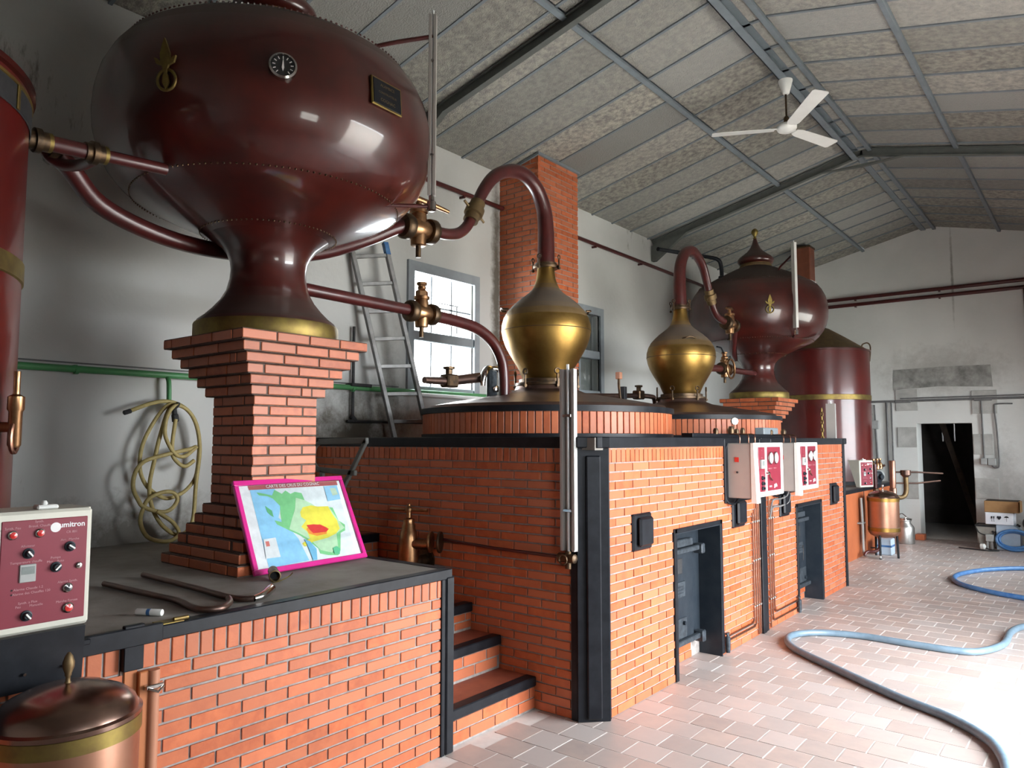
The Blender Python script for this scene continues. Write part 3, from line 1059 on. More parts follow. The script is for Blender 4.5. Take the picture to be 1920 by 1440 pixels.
YC = YE - .03
o = thing('conduit_run', 'grey electric conduit running level across the end wall above the doorway', 'conduit', (-2, YC, 2.4))
obj('conduit', MB().tube([(-3.6, YC, 2.455), (XR, YC, 2.46)], .02, 8), M_CONDUIT, o, smooth=40)
obj('conduit', MB().tube([(-2.9, YC, 2.50), (XR, YC, 2.505)], .012, 8), M_CONDUIT, o, smooth=40)
for x in (-2.86, -1.62):
    obj('junction_box', MB().rbox(x - .13, YC - .03, 2.42, x + .13, YE, 2.47, .006), M_CONDUIT, o)
o = thing('switch_drop', 'grey conduit with a switch dropping beside the copper-coloured tank corner of the end wall', 'conduit', (-3.2, YC, 1.2))
obj('conduit', MB().tube([(-3.34, YC, 2.40), (-3.33, YC, 2.10)], .013, 8), M_CONDUIT, o, smooth=40)
obj('conduit', MB().tube([(-3.33, YC, 1.95), (-3.30, YC, .95)], .016, 8), M_CONDUIT, o, smooth=40)
obj('switch_box', MB().rbox(-3.39, YC - .05, 1.95, -3.27, YE, 2.11, .008), M_GREYPLASTIC, o)
o = thing('twin_conduit', 'pair of grey conduits falling to the copper still beside the doorway', 'conduit', (-3.1, YC, 1.2))
obj('conduit', MB().tube([(-3.13, YC, 2.44), (-3.13, YC, 1.0)], .016, 8), M_CONDUIT, o, smooth=40)
obj('conduit', MB().tube([(-3.05, YC, 2.44), (-3.05, YC, .6)], .013, 8), M_CONDUIT, o, smooth=40)
o = thing('socket_drop', 'grey conduit loop with two socket boxes beyond the doorway', 'conduit', (-1.5, YC, 1.4))
obj('conduit', MB().tube([(-1.65, YC, 2.42), (-1.64, YC, 1.42)], .013, 8), M_CONDUIT, o, smooth=40)
obj('conduit', MB().tube(spline([(-1.2, YC, 2.36), (-1.42, YC, 2.36), (-1.46, YC, 2.30), (-1.44, YC, 1.9), (-1.43, YC, 1.36), (-1.47, YC, 1.28), (-1.53, YC, 1.31), (-1.54, YC, 1.36)], 5), .012, 8), M_CONDUIT, o, smooth=40)
obj('socket_box', MB().rbox(-1.69, YC - .06, 1.33, -1.60, YE, 1.44, .008), M_GREYPLASTIC, o)
obj('socket_box', MB().rbox(-1.59, YC - .05, 1.32, -1.47, YE, 1.44, .008), M_GREYPLASTIC, o)

# ------------------------------------------------------------------ the square brick chimney between the stills
ch = thing('brick_chimney', 'tall square brick chimney rising against the side wall behind the brass still heads', 'chimney', (-5.1, 7.0, 1.77))
CX, CY0, CY1 = -4.885, 6.59, 7.395
mb = MB().prism([(XL, CY0 + .008, 1.77), (CX - .008, CY0 + .008, 1.77), (CX - .008, CY0 + .008, zroof(CX)), (XL, CY0 + .008, zroof(XL))], (0, CY1 - CY0 - .016, 0))
obj('mortar', mb, M_MORTAR, ch)
specs = []
courses(specs, (CX, CY0, 0), (0, 1, 0), (1, 0, 0), CY1 - CY0, 1.78, 4.99, proud=0.0, phase=0.0)
courses(specs, (XL, CY0, 0), (1, 0, 0), (0, -1, 0), CX - XL, 1.78, 4.96, proud=0.0, phase=.105)
lay(ch, specs, 'brick', M_BRICK, M_BRICKS)
mb = MB().prism([(XL, CY0 - .02, zroof(XL) - .03), (CX + .02, CY0 - .02, zroof(CX + .02) - .03), (CX + .02, CY0 - .02, zroof(CX + .02)), (XL, CY0 - .02, zroof(XL))], (0, CY1 - CY0 + .04, 0))
obj('lead_collar', mb, M_STEEL, ch)
# ------------------------------------------------------------------ one still with its furnace, wine heater, pedestal and platform
FX, FS, ZT = -2.522, 3.99, 1.77         # furnace front, furnace side, furnace top
PX, PY, PZ = -2.965, 3.15, 1.015        # platform front, platform end, platform top
SCX, SCY = -3.97, 5.47                  # axis of the still
HCX, HCY = -4.07, 2.64                  # axis of the wine heater
YMID = YM / 2

WORDS = [dict(still='first still, beside the steps', heat='large wine heater above the framed map', near='first'),
         dict(still='second still, far end', heat='smaller-looking second wine heater', near='second')]


def furnace(w):
    lab = ('orange brick furnace block with black edges, its shaded side facing the steps' if not MIRROR
           else 'second orange brick furnace block, past the black seam with copper pipes')
    t = thing('brick_furnace', lab, 'furnace', (-3.9, 5.4, 0), group=None)
    rec = -2.71
    D0, D1, DH = 5.08, 5.885, 1.065
    mb = MB()
    mb.box(XL + .004, FS + .004, 0, rec, YMID - .002, ZT - .08)
    mb.box(rec, 4.12, 0, FX - .002, D0, ZT - .08)
    mb.box(rec, D1, 0, FX - .002, YMID - .002, ZT - .08)
    mb.box(rec, D0, DH, FX - .002, D1, ZT - .08)
    mb.prism([(rec, FS + .004, 0), (-2.66, FS + .004, 0), (FX - .004, 4.12, 0), (rec, 4.12, 0)], (0, 0, ZT - .08))
    obj('mortar', mb, M_MORTAR, t)
    specs, sol = [], []
    courses(specs, (FX, 4.125, 0), (0, 1, 0), (1, 0, 0), YMID - .085 - 4.125, 0.0, 1.60, holes=[(D0 - 4.125 - .02, D1 - 4.125 + .02, -1, DH + .01)], phase=.105)
    soldiers(sol, (FX, 4.125, 0), (0, 1, 0), (1, 0, 0), YMID - .085 - 4.125, 1.60, 1.70)
    courses(specs, (rec + .004, D0 + .012, 0), (0, 1, 0), (1, 0, 0), D1 - D0 - .19, 0.0, .125, phase=.03)
    side, ssol = [], []
    courses(side, (-5.4, FS, 0), (1, 0, 0), (0, -1, 0), 5.4 - 2.655, 0.0, 1.60, phase=.045)
    soldiers(ssol, (-5.4, FS, 0), (1, 0, 0), (0, -1, 0), 5.4 - 2.655, 1.60, 1.70)
    lay(t, specs + side, 'brick', M_BRICK, M_BRICKS, limit=300)
    lay(t, sol + ssol, 'soldier_brick', M_BRICK, M_BRICKS, limit=120)
    # flat top and black rim
    obj('top_slab', MB().box(XL + .004, FS - .004, ZT - .085, FX + .004, YMID - .002, ZT - .006), M_SLATE, t)
    obj('rim_angle', MB().rbox(FX - .09, 4.0, 1.698, FX + .016, YMID - .002, ZT, .004), M_BLACK, t)
    obj('rim_angle', MB().rbox(XL + .1, FS - .016, 1.698, -2.6, FS + .09, ZT, .004), M_BLACK, t)
    # the black pilaster across the cut corner
    a, b = Vector((-2.652, FS - .004, 0)), Vector((FX + .004, 4.122, 0))
    u = (b - a).normalized()
    n = Vector((u.y, -u.x, 0))
    L_ = (b - a).length
    c = (a + b) / 2
    obj('corner_post', MB().obox(c + n * .012 + Vector((0, 0, .85)), u, n, (0, 0, 1), (L_ + .02, .03, 1.70), .004), M_BLACK, t)
    obj('corner_panel', MB().obox(c + n * .034 + Vector((0, 0, .835)), u, n, (0, 0, 1), (.095, .03, 1.63), .008), M_BLACK, t)
    obj('corner_angle', MB().rbox(FX - .01, 4.105, 0, FX + .016, 4.142, 1.70, .004), M_BLACK, t)
    obj('corner_angle', MB().rbox(-2.70, FS - .016, 0, -2.635, FS + .01, 1.70, .004), M_BLACK, t)
    obj('corner_cap', MB().obox(c + n * .03 + Vector((0, 0, 1.735)), u, n, (0, 0, 1), (L_ + .03, .05, .07), .006), M_BLACK, t)
    if not MIRROR:
        obj('seam_strip', MB().rbox(FX - .02, 6.775, 0, FX + .028, 6.85, 1.76, .005), M_BLACK, t)
        obj('seam_strip', MB().rbox(FX - .02, 6.862, 0, FX + .018, 6.935, 1.76, .005), M_BLACK, t)
    # stoke hole lined with iron, the fire door at its back
    lin_ = MB()
    lin_.box(rec, D1 - .012, .0, FX + .012, D1 + .004, DH)
    lin_.box(rec, D0 - .004, .0, FX + .012, D0 + .012, DH)
    lin_.box(rec, D0, DH - .012, FX + .012, D1, DH + .004)
    obj('stoke_hole_lining', lin_, M_IRON, t)
    obj('stoke_hole_back', MB().box(rec - .01, D0 + .012, .13, rec + .008, D1 - .012, DH - .01), M_IRON, t)
    obj('stoke_hole_edge', MB().rbox(FX - .01, D0 - .035, 0, FX + .018, D0 + .008, DH + .03, .004), M_BLACK, t)
    obj('stoke_hole_edge', MB().rbox(FX - .01, D1 - .008, .02, FX + .018, D1 + .03, DH + .03, .004), M_BLACK, t)
    obj('stoke_hole_edge', MB().rbox(FX - .01, D0 - .03, DH - .005, FX + .018, D1 + .03, DH + .03, .004), M_BLACK, t)
    fd = obj('fire_door', MB().rbox(rec + .008, D0 + .06, .16, rec + .045, D1 - .20, .86, .006), M_IRON, t)
    obj('hinge_bar', MB().rbox(rec + .045, D0 + .04, .86, rec + .085, D1 - .10, .90, .006).rbox(rec + .03, D1 - .16, .83, rec + .11, D1 - .10, .91, .008), M_IRONLT, fd)
    obj('hinge_bar', MB().rbox(rec + .045, D0 + .04, .16, rec + .085, D1 - .14, .20, .006).rbox(rec + .03, D1 - .17, .13, rec + .11, D1 - .11, .22, .008), M_IRONLT, fd)
    obj('upper_plate', MB().rbox(rec + .02, D0 + .10, .905, rec + .06, D1 - .22, .965, .006), M_IRONLT, fd)
    obj('spy_hole', MB().rbox(rec + .043, D0 + .26, .70, rec + .052, D0 + .40, .82, .004), M_DARKRUBBER, fd)
    obj('name_plate', MB().rbox(rec + .045, D0 + .18, .52, rec + .054, D0 + .44, .64, .003), M_IRONLT, fd)
    obj('name_plate_lines', MB().box(rec + .054, D0 + .23, .60, rec + .056, D0 + .40, .606).box(rec + .054, D0 + .23, .575, rec + .056, D0 + .40, .581).box(rec + .054, D0 + .23, .55, rec + .056, D0 + .40, .556), M_IRON, fd)
    obj('key_ring', MB().lathe([(.006, 0), (.006, .01)], (rec + .06, D0 + .21, .60), axis=(1, 0, 0), seg=8).tube([(rec + .06, D0 + .21, .60), (rec + .062, D0 + .20, .52), (rec + .062, D0 + .215, .44)], .004, 6), M_CHROME, fd)
    obj('ash_plate', MB().rbox(rec + .045, D0 + .10, .205, rec + .055, D0 + .46, .36, .004), M_IRONLT, fd)
    for yk in (D0 + .16, D0 + .40):
        obj('draught_knob', MB().lathe([(.016, 0), (.016, .02)], (rec + .055, yk, .25 if yk < D0 + .3 else .32), axis=(1, 0, 0), seg=12), M_IRON, fd)
    # two black soot hatches beside the door
    for y0, y1 in ((4.435, 4.695), (6.14, 6.40)):
        h = obj('soot_hatch', MB().rbox(FX - .005, y0, 1.0, FX + .022, y1, 1.25, .018), M_BLACK, t)
        obj('hatch_cover', MB().rbox(FX + .02, y0 + .045, 1.03, FX + .055, y1 - .03, 1.225, .014), M_BLACK, h)
    # round kiln ring around the pot
    mb = MB().lathe([(1.105, ZT - .01), (1.105, 1.975)], (SCX, SCY, 0), seg=72, caps=True)
    obj('ring_mortar', mb, M_MORTAR, t)
    ring = []
    for i in range(117):
        a_ = 2 * PI * (i + .5) / 117
        n_ = Vector((math.cos(a_), math.sin(a_), 0))
        u_ = Vector((-n_.y, n_.x, 0))
        ring.append((Vector((SCX, SCY, 1.885)) + n_ * (1.117 - .025), u_, n_, .0515, .17, .05))
    lay(t, ring, 'ring_brick', M_BRICK, M_BRICKS, limit=117)
    obj('ring_band', MB().lathe([(1.10, 1.765), (1.128, 1.765), (1.128, 1.80), (1.10, 1.80)], (SCX, SCY, 0), seg=96, caps=False), M_BLACK, t, smooth=40)
    obj('ring_band', MB().lathe([(1.06, 1.972), (1.135, 1.972), (1.135, 2.018), (1.06, 2.022)], (SCX, SCY, 0), seg=96, caps=False), M_BLACK, t, smooth=40)
    return t


def ring_clamps(parent, cx, cy, z, r, k, m, a0=.3, size=1.0):
    for i in range(k):
        a = a0 + 2 * PI * i / k
        c = Vector((cx + r * math.cos(a), cy + r * math.sin(a), z))
        n = Vector((math.cos(a), math.sin(a), 0))
        mb = MB()
        mb.tube([c - Vector((0, 0, .045 * size)), c + Vector((0, 0, .05 * size))], .008 * size, 8)
        mb.lathe([(.016 * size, 0), (.016 * size, .016 * size)], c - Vector((0, 0, .04 * size)), seg=6)
        ring = [c + Vector((0, 0, .068 * size)) + (Vector((-n.y, n.x, 0)) * math.cos(q) + Vector((0, 0, 1)) * math.sin(q)) * .02 * size for q in [2 * PI * j / 10 for j in range(10)]]
        mb.tube(ring, .006 * size, 6, closed=True)
        obj('clamp_bolt', mb, m, parent)


def pot_still(w):
    lab = ('brass onion head of the still nearer the ladder, on a dark domed copper lid' if not MIRROR
           else 'brass onion head of the second still, standing before the far heater')
    t = thing('pot_still', lab, 'still', (SCX, SCY, 2.0))
    c = (SCX, SCY, 0)
    obj('pot_lid', MB().lathe([(1.085, 2.01), (1.06, 2.045), (.85, 2.085), (.55, 2.135), (.36, 2.17), (.29, 2.20), (.275, 2.235)], c, seg=72), M_COPPERDK, t, smooth=35)
    obj('lower_flange', MB().lathe([(.20, 2.23), (.275, 2.23), (.282, 2.24), (.282, 2.262), (.25, 2.268), (.25, 2.295), (.232, 2.30), (.20, 2.30)], c, seg=48, caps=False), M_DARKBRONZE, t, smooth=30)
    prof = [(.20, 2.285), (.212, 2.30), (.235, 2.35), (.262, 2.41), (.300, 2.47), (.338, 2.535), (.372, 2.60), (.397, 2.67), (.410, 2.74), (.407, 2.80), (.390, 2.86), (.357, 2.92), (.312, 2.97), (.258, 3.02), (.205, 3.06), (.160, 3.095), (.128, 3.13), (.106, 3.175), (.092, 3.22), (.084, 3.27), (.080, 3.33)]
    obj('onion_head', MB().lathe(prof, c, seg=64), M_BRASS, t, smooth=50)
    obj('seam', MB().lathe([(.4095, 2.735), (.4125, 2.739), (.4095, 2.743)], c, seg=64, caps=False), M_DUSTBRASS, t, smooth=50)
    obj('upper_flange', MB().lathe([(.08, 3.325), (.115, 3.325), (.118, 3.335), (.118, 3.35), (.10, 3.358), (.10, 3.375), (.075, 3.38)], c, seg=32, caps=False), M_DARKBRONZE, t, smooth=30)
    ring_clamps(t, SCX, SCY, 2.27, .29, 6, M_DARKBRONZE, .45, 1.25)
    ring_clamps(t, SCX, SCY, 3.35, .135, 4, M_DARKBRONZE, .15, 1.0)
    for a in (-2.3, .85):
        n = Vector((math.cos(a), math.sin(a), 0))
        u = Vector((-n.y, n.x, 0))
        p = Vector((SCX, SCY, 2.93)) + n * .36
        pts = [p - u * .075, p - u * .06 + n * .045, p + n * .055 + Vector((0, 0, .015)), p + u * .06 + n * .045, p + u * .075]
        obj('lifting_handle', MB().tube(spline(pts, 4), .009, 8), M_DARKBRONZE, t, smooth=40)
    return t


def coupling(mb, p, d, r, l=.10):
    d = Vector(d).normalized()
    mb.lathe([(r, -l / 2), (r * 1.35, -l / 2), (r * 1.35, -l * .2), (r * 1.7, -l * .16), (r * 1.7, l * .16), (r * 1.35, l * .2), (r * 1.35, l / 2), (r, l / 2)], p, axis=d, seg=20)
    return mb


def swan_neck(w):
    lab = ('red lacquered swan neck pipe arching from the first brass head to the big heater' if not MIRROR
           else 'red lacquered swan neck pipe arching from the second brass head to the far heater')
    t = thing('swan_neck_pipe', lab, 'pipe', (-4.0, 4.8, 3.4))
    x = SCX
    pts = [(x, SCY, 3.37), (x, SCY + .005, 3.55), (x, SCY, 3.72), (x, SCY - .03, 3.88), (x, SCY - .14, 4.04), (x, SCY - .32, 4.125), (x - .01, SCY - .52, 4.105), (x - .02, SCY - .72, 4.0), (x - .03, SCY - .86, 3.83), (x - .03, SCY - .94, 3.68)]
    sp = spline(pts, 5)
    rad = [.082 - .034 * (i / (len(sp) - 1)) for i in range(len(sp))]
    obj('upper_bend', MB().tube(sp, rad, 18), M_PIPE, t, smooth=60)
    pts2 = [(x - .03, SCY - .94, 3.68), (x - .03, SCY - 1.0, 3.57), (x - .03, SCY - 1.07, 3.475), (x - .03, SCY - 1.16, 3.41), (x - .03, SCY - 1.28, 3.375), (x - .03, SCY - 1.40, 3.365)]
    obj('lower_bend', MB().tube(spline(pts2, 5), .045, 16), M_PIPE, t, smooth=60)
    mb = MB()
    coupling(mb, Vector((x - .03, SCY - .965, 3.635)), (0, -.5, -.95), .047, .20)
    cp = obj('union_nut', mb, M_DUSTBRASS, t, smooth=30)
    for sgn in (-1, 1):
        p = Vector((x - .03, SCY - .965, 3.635)) + Vector((0, .07 * sgn, -.03 * sgn))
        obj('nut_lug', MB().tube([p, p + Vector((0, .05 * sgn, -.035 * sgn))], .011, 8), M_DUSTBRASS, t)
    return t


def bronze_valve(name, lab, c, axis, lever=True, scale=1.0):
    c, axis = Vector(c), Vector(axis).normalized()
    t = thing(name, lab, 'valve', c)
    s = scale
    obj('valve_body', MB().lathe([(.045 * s, -.13 * s), (.055 * s, -.10 * s), (.072 * s, -.06 * s), (.075 * s, 0), (.072 * s, .06 * s), (.055 * s, .10 * s), (.045 * s, .13 * s)], c, axis=axis, seg=24), M_BRONZE, t, smooth=40)
    obj('valve_barrel', MB().lathe([(.048 * s, -.125 * s), (.056 * s, -.12 * s), (.06 * s, -.05 * s), (.062 * s, .06 * s), (.055 * s, .11 * s), (.066 * s, .115 * s), (.066 * s, .14 * s), (.03 * s, .15 * s)], c, seg=24), M_BRONZE, t, smooth=40)
    for sg in (-1, 1):
        obj('end_flange', MB().lathe([(.05 * s, 0), (.088 * s, .005 * s), (.092 * s, .02 * s), (.092 * s, .06 * s), (.08 * s, .075 * s), (.05 * s, .08 * s)], c + axis * sg * .085 * s, axis=axis * sg, seg=24), M_DARKBRONZE, t, smooth=40)
    obj('drain_spout', MB().lathe([(.02 * s, 0), (.02 * s, .09 * s)], c - Vector((0, 0, .21 * s)), seg=12), M_DARKBRONZE, t, smooth=40)
    st = obj('valve_stem', MB().lathe([(.022 * s, .14 * s), (.022 * s, .2 * s), (.035 * s, .205 * s), (.035 * s, .225 * s), (.015 * s, .23 * s)], c, seg=16), M_BRONZE, t, smooth=40)
    if lever:
        obj('lever_handle', MB().tube([c + Vector((.0, -.10, .21)) * s, c + Vector((.01, -.02, .215)) * s, c + Vector((.03, .12, .20)) * s, c + Vector((.06, .25, .175)) * s], [.016 * s, .024 * s, .02 * s, .014 * s], 10), M_BRONZE, t, smooth=50)
    return t


HPROF = [(.362, 3.0), (.43, 3.035), (.60, 3.11), (.73, 3.17), (.80, 3.21), (.865, 3.265), (.93, 3.345), (.975, 3.44), (1.0, 3.54), (1.008, 3.64), (1.0, 3.75), (.975, 3.86), (.93, 3.955), (.875, 4.03)]
TPROF = [(.875, 4.03), (.80, 4.085), (.68, 4.155), (.55, 4.225), (.42, 4.29), (.30, 4.345), (.235, 4.375)]
NPROF = [(.425, 2.452), (.41, 2.475), (.372, 2.505), (.328, 2.55), (.283, 2.605), (.25, 2.665), (.231, 2.74), (.226, 2.80), (.232, 2.85), (.25, 2.895), (.283, 2.94), (.325, 2.975), (.362, 3.0)]


def on_heater(ang, z, off=0.0):
    """point, outward normal and sideways vector on the heater's shell"""
    prof = HPROF + TPROF[1:]
    for (r0, z0), (r1, z1) in zip(prof, prof[1:]):
        if z0 <= z <= z1:
            r = r0 + (r1 - r0) * (z - z0) / (z1 - z0)
            dr = (r1 - r0) / (z1 - z0)
            break
    d = Vector((math.cos(ang), math.sin(ang), 0))
    n = Vector((d.x, d.y, -dr)).normalized()
    u = Vector((-d.y, d.x, 0))
    return Vector((HCX, HCY, z)) + d * r + n * off, n, u


def wine_heater(w):
    lab = ('huge onion-shaped dark red wine heater on a flared foot over the framed map' if not MIRROR
           else 'second onion-shaped dark red wine heater with pointed cap, at the far end')
    t = thing('wine_heater', lab, 'heater', (HCX, HCY, 2.36))
    c = (HCX, HCY, 0)
    obj('foot_band', MB().lathe([(.40, 2.362), (.428, 2.362), (.432, 2.37), (.432, 2.445), (.427, 2.455), (.40, 2.455)], c, seg=64), M_BRASSBAND, t, smooth=35)
    obj('foot', MB().lathe(NPROF, c, seg=72, caps=False), M_LACQUER, t, smooth=60)
    obj('shell', MB().lathe(HPROF, c, seg=96, caps=False), M_LACQUER, t, smooth=50)
    obj('shoulder', MB().lathe(TPROF, c, seg=96, caps=False), M_LACQUERTOP, t, smooth=50)
    # rivet rows
    for nm, r, z, k, sz in (('rivets', .408, 3.02, 84, .0065), ('rivets', .797, 3.205, 150, .0065), ('rivets', .85, 4.055, 170, .0085)):
        mb = MB()
        for i in range(k):
            a = 2 * PI * i / k
            d = Vector((math.cos(a), math.sin(a), 0))
            mb.lathe([(sz, 0), (sz * .7, sz * .7), (0.0, sz)], Vector((HCX, HCY, z)) + d * r, axis=(d + Vector((0, 0, -.4 if z < 4 else .8))), seg=6, caps=False)
        obj('rivets', mb, M_LACQUER if z > 4 else M_DARKBRONZE, t, kind='stuff')
    obj('cap_ring', MB().lathe([(.20, 4.36), (.236, 4.365), (.236, 4.40), (.222, 4.41), (.222, 4.425)], c, seg=48), M_DUSTBRASS, t, smooth=40)
    obj('onion_cap', MB().lathe([(.222, 4.425), (.25, 4.44), (.268, 4.47), (.262, 4.505), (.23, 4.54), (.175, 4.58), (.12, 4.625), (.08, 4.675), (.052, 4.73), (.034, 4.79), (.022, 4.83)], c, seg=48), M_LACQUER, t, smooth=50)
    obj('finial', MB().lathe([(.02, 4.825), (.03, 4.835), (.018, 4.85), (.022, 4.87), (.045, 4.905), (.052, 4.935), (.042, 4.965), (.018, 4.985), (0.0, 4.99)], c, seg=24, caps=False), M_BRASSBAND, t, smooth=50)
    # gilt emblem: a spearhead with two leaves over a ring
    ang = math.atan2(1.773 - HCY, -3.634 - HCX) if not MIRROR else math.atan2(.88, .51)
    p, n, u = on_heater(ang, 3.63, .012)
    up = n.cross(u)
    if up.z < 0:
        up = -up
    em = obj('emblem', MB().tube([p + (u * math.cos(q) + up * math.sin(q)) * .052 - up * .07 for q in [2 * PI * j / 20 for j in range(20)]], .008, 8, closed=True), M_BRASSBAND, t, smooth=50)
    mb = MB()
    for poly in ([(0, -.05), (.026, .02), (.028, .06), (.012, .11), (0, .14), (-.012, .11), (-.028, .06), (-.026, .02)],
                 [(.02, .0), (.05, .012), (.062, .045), (.045, .04), (.024, .02)], [(-.02, .0), (-.05, .012), (-.062, .045), (-.045, .04), (-.024, .02)],
                 [(0, -.12), (.018, -.085), (.014, -.05), (0, -.03), (-.014, -.05), (-.018, -.085)]):
        mb.prism([p + u * a + up * b for a, b in poly], n * .012)
    obj('emblem_leaves', mb, M_BRASSBAND, em)
    if not MIRROR:
        ang = math.atan2(2.152 - HCY, -3.243 - HCX)
        p, n, u = on_heater(ang, 3.645, .0)
        g = obj('thermometer_gauge', MB().lathe([(.066, -.01), (.07, 0), (.07, .03), (.06, .036), (.058, .026)], p, axis=n, seg=32, caps=False), M_CHROME, t, smooth=40)
        obj('gauge_face', MB().lathe([(.0, .024), (.06, .024)], p, axis=n, seg=32, caps=False), M_DIALBLACK, g)
        up = n.cross(u)
        up = up if up.z > 0 else -up
        q = p + n * .027
        obj('needle', MB().prism([q + up * .045, q + u * .006 - up * .01, q - up * .03, q - u * .006 - up * .01], n * .002), M_LETTER, g)
        mb = MB()
        for j in range(11):
            a = math.radians(-50 + 28 * j)
            d = u * math.cos(a) + up * math.sin(a)
            d2 = n.cross(d)
            mb.prism([q + d * .038 - d2 * .002, q + d * .038 + d2 * .002, q + d * .052 + d2 * .002, q + d * .052 - d2 * .002], n * .0015)
        obj('scale_marks', mb, M_LETTER, g)
        ang = math.atan2(2.70 - HCY, -3.122 - HCX)
        p, n, u = on_heater(ang, 3.67, .004)
        up = n.cross(u)
        up = up if up.z > 0 else -up
        pl = obj('maker_plate', MB().obox(p, u, n, up, (.235, .014, .165), .004), M_BRASSBAND, t)
        obj('plate_field', MB().obox(p + n * .008, u, n, up, (.215, .006, .145), .003), M_BLACK, pl)
        for k, (s_, ln) in enumerate((('ALAMBICS', .024), ('CONSTRUCTEUR', .018), ('COGNAC', .026))):
            text('plate_lettering', s_, ln, p + n * .0118 + up * (.042 - .042 * k), u if u.dot(_rt) > 0 else -u, up, M_DUSTBRASS, pl)
    return t


def pedestal(w):
    lab = ('stepped orange brick pedestal under the big heater, behind the map' if not MIRROR
           else 'stepped orange brick pedestal top carrying the second heater')
    t = thing('brick_pedestal', lab, 'pedestal', (HCX, HCY, PZ))
    n = 23
    chh = (2.362 - PZ) / n
    specs = []
    mb = MB()
    for i in range(n):
        z0 = PZ + i * chh
        if i < 6:
            h = .42 - (.42 - .223) * i / 6
        elif i >= n - 6:
            h = .223 + (.44 - .223) * (i - (n - 7)) / 6
        else:
            h = .223
        ins = .006
        mb.box(HCX - h + ins, HCY - h + ins, z0, HCX + h - ins, HCY + h - ins, z0 + chh)
        zc = z0 + chh / 2
        L_ = 2 * h
        thr = i % 2 == 0
        for k in range(4):
            d = Vector(((1, 0, 0), (0, -1, 0), (-1, 0, 0), (0, 1, 0))[k])
            u = Vector((-d.y, d.x, 0))
            through = (k % 2 == 0) == thr
            ln = L_ if through else L_ - .21
            m = max(1, round(ln / .232))
            if through:
                parts = [ln / m] * m
            else:
                full = int((ln + .01) / .232)
                r_ = ln - full * .232
                parts = [.232] * full + ([r_] if r_ > .04 else [])
            a = -sum(parts) / 2
            for pl in parts:
                c = Vector((HCX, HCY, zc)) + d * (h - .05) + u * (a + pl / 2)
                specs.append((c, u, d, pl - .009, chh - .009, .10))
                a += pl
    obj('mortar', mb, M_DARKMORTAR, t)
    if MIRROR:
        specs = [s_ for s_ in specs if s_[0].z > 1.9]
    lay(t, specs, 'brick', M_BRICK, M_BRICKS, limit=300)
    return t


def platform(w):
    lab = ('low orange brick platform with a dusty slate top, under the map and console' if not MIRROR
           else 'low orange platform beyond the second furnace, beside the copper vat')
    t = thing('brick_platform', lab, 'platform', (-4.2, 1.2, 0))
    y0 = -.9
    obj('mortar', MB().box(XL + .004, y0, 0, PX - .002, PY - .06, .985), M_MORTAR, t)
    if not MIRROR:
        specs, sol = [], []
        courses(specs, (PX, 1.40, 0), (0, 1, 0), (1, 0, 0), PY - .055 - 1.40, 0.0, .863, phase=.212)
        courses(specs, (PX, y0, 0), (0, 1, 0), (1, 0, 0), 1.335 - y0, 0.0, .863, phase=.05)
        soldiers(sol, (PX, 1.40, 0), (0, 1, 0), (1, 0, 0), PY - .055 - 1.40, .863, .964)
        soldiers(sol, (PX, y0, 0), (0, 1, 0), (1, 0, 0), 1.325 - y0, .863, .964)
        lay(t, specs, 'brick', M_BRICK, M_BRICKS, limit=300)
        lay(t, sol, 'soldier_brick', M_BRICK, M_BRICKS, limit=80)
        obj('joint_strip', MB().rbox(PX - .02, 1.338, 0, PX + .012, 1.388, .964, .003), M_WOOD, t)
        obj('joint_gap', MB().box(PX - .02, 1.326, 0, PX + .004, 1.338, .964), M_DARKMORTAR, t)
    else:
        obj('painted_face', MB().box(PX - .01, y0, 0, PX + .006, PY - .06, .964), M_SMOOTHORANGE, t)
        obj('joint_strip', MB().box(PX - .02, 1.31, 0, PX + .012, 1.33, .964), M_DARKMORTAR, t)
    obj('slate_top', MB().box(XL + .004, y0, .98, PX - .035, PY - .03, PZ), M_SLATE, t)
    obj('edge_angle', MB().rbox(PX - .05, 1.33, .962, PX + .014, PY, PZ + .003, .004), M_BLACK, t)
    obj('edge_angle', MB().rbox(PX - .05, y0, .962, PX + .014, 1.33, PZ + .003, .004), M_BLACK, t)
    obj('edge_angle', MB().rbox(XL + .004, PY - .05, .962, PX - .05, PY + .012, PZ + .003, .004), M_BLACK, t)
    obj('corner_post', MB().rbox(PX - .01, PY - .085, 0, PX + .014, PY - .055, .965, .003), M_BLACK, t)
    obj('corner_post', MB().rbox(PX - .05, PY - .052, 0, PX + .020, PY + .014, .975, .008), M_BLACK, t)
    obj('end_face', MB().box(XL + .004, PY - .06, 0, PX - .05, PY, .965), M_SMOOTHORANGE, t)
    return t


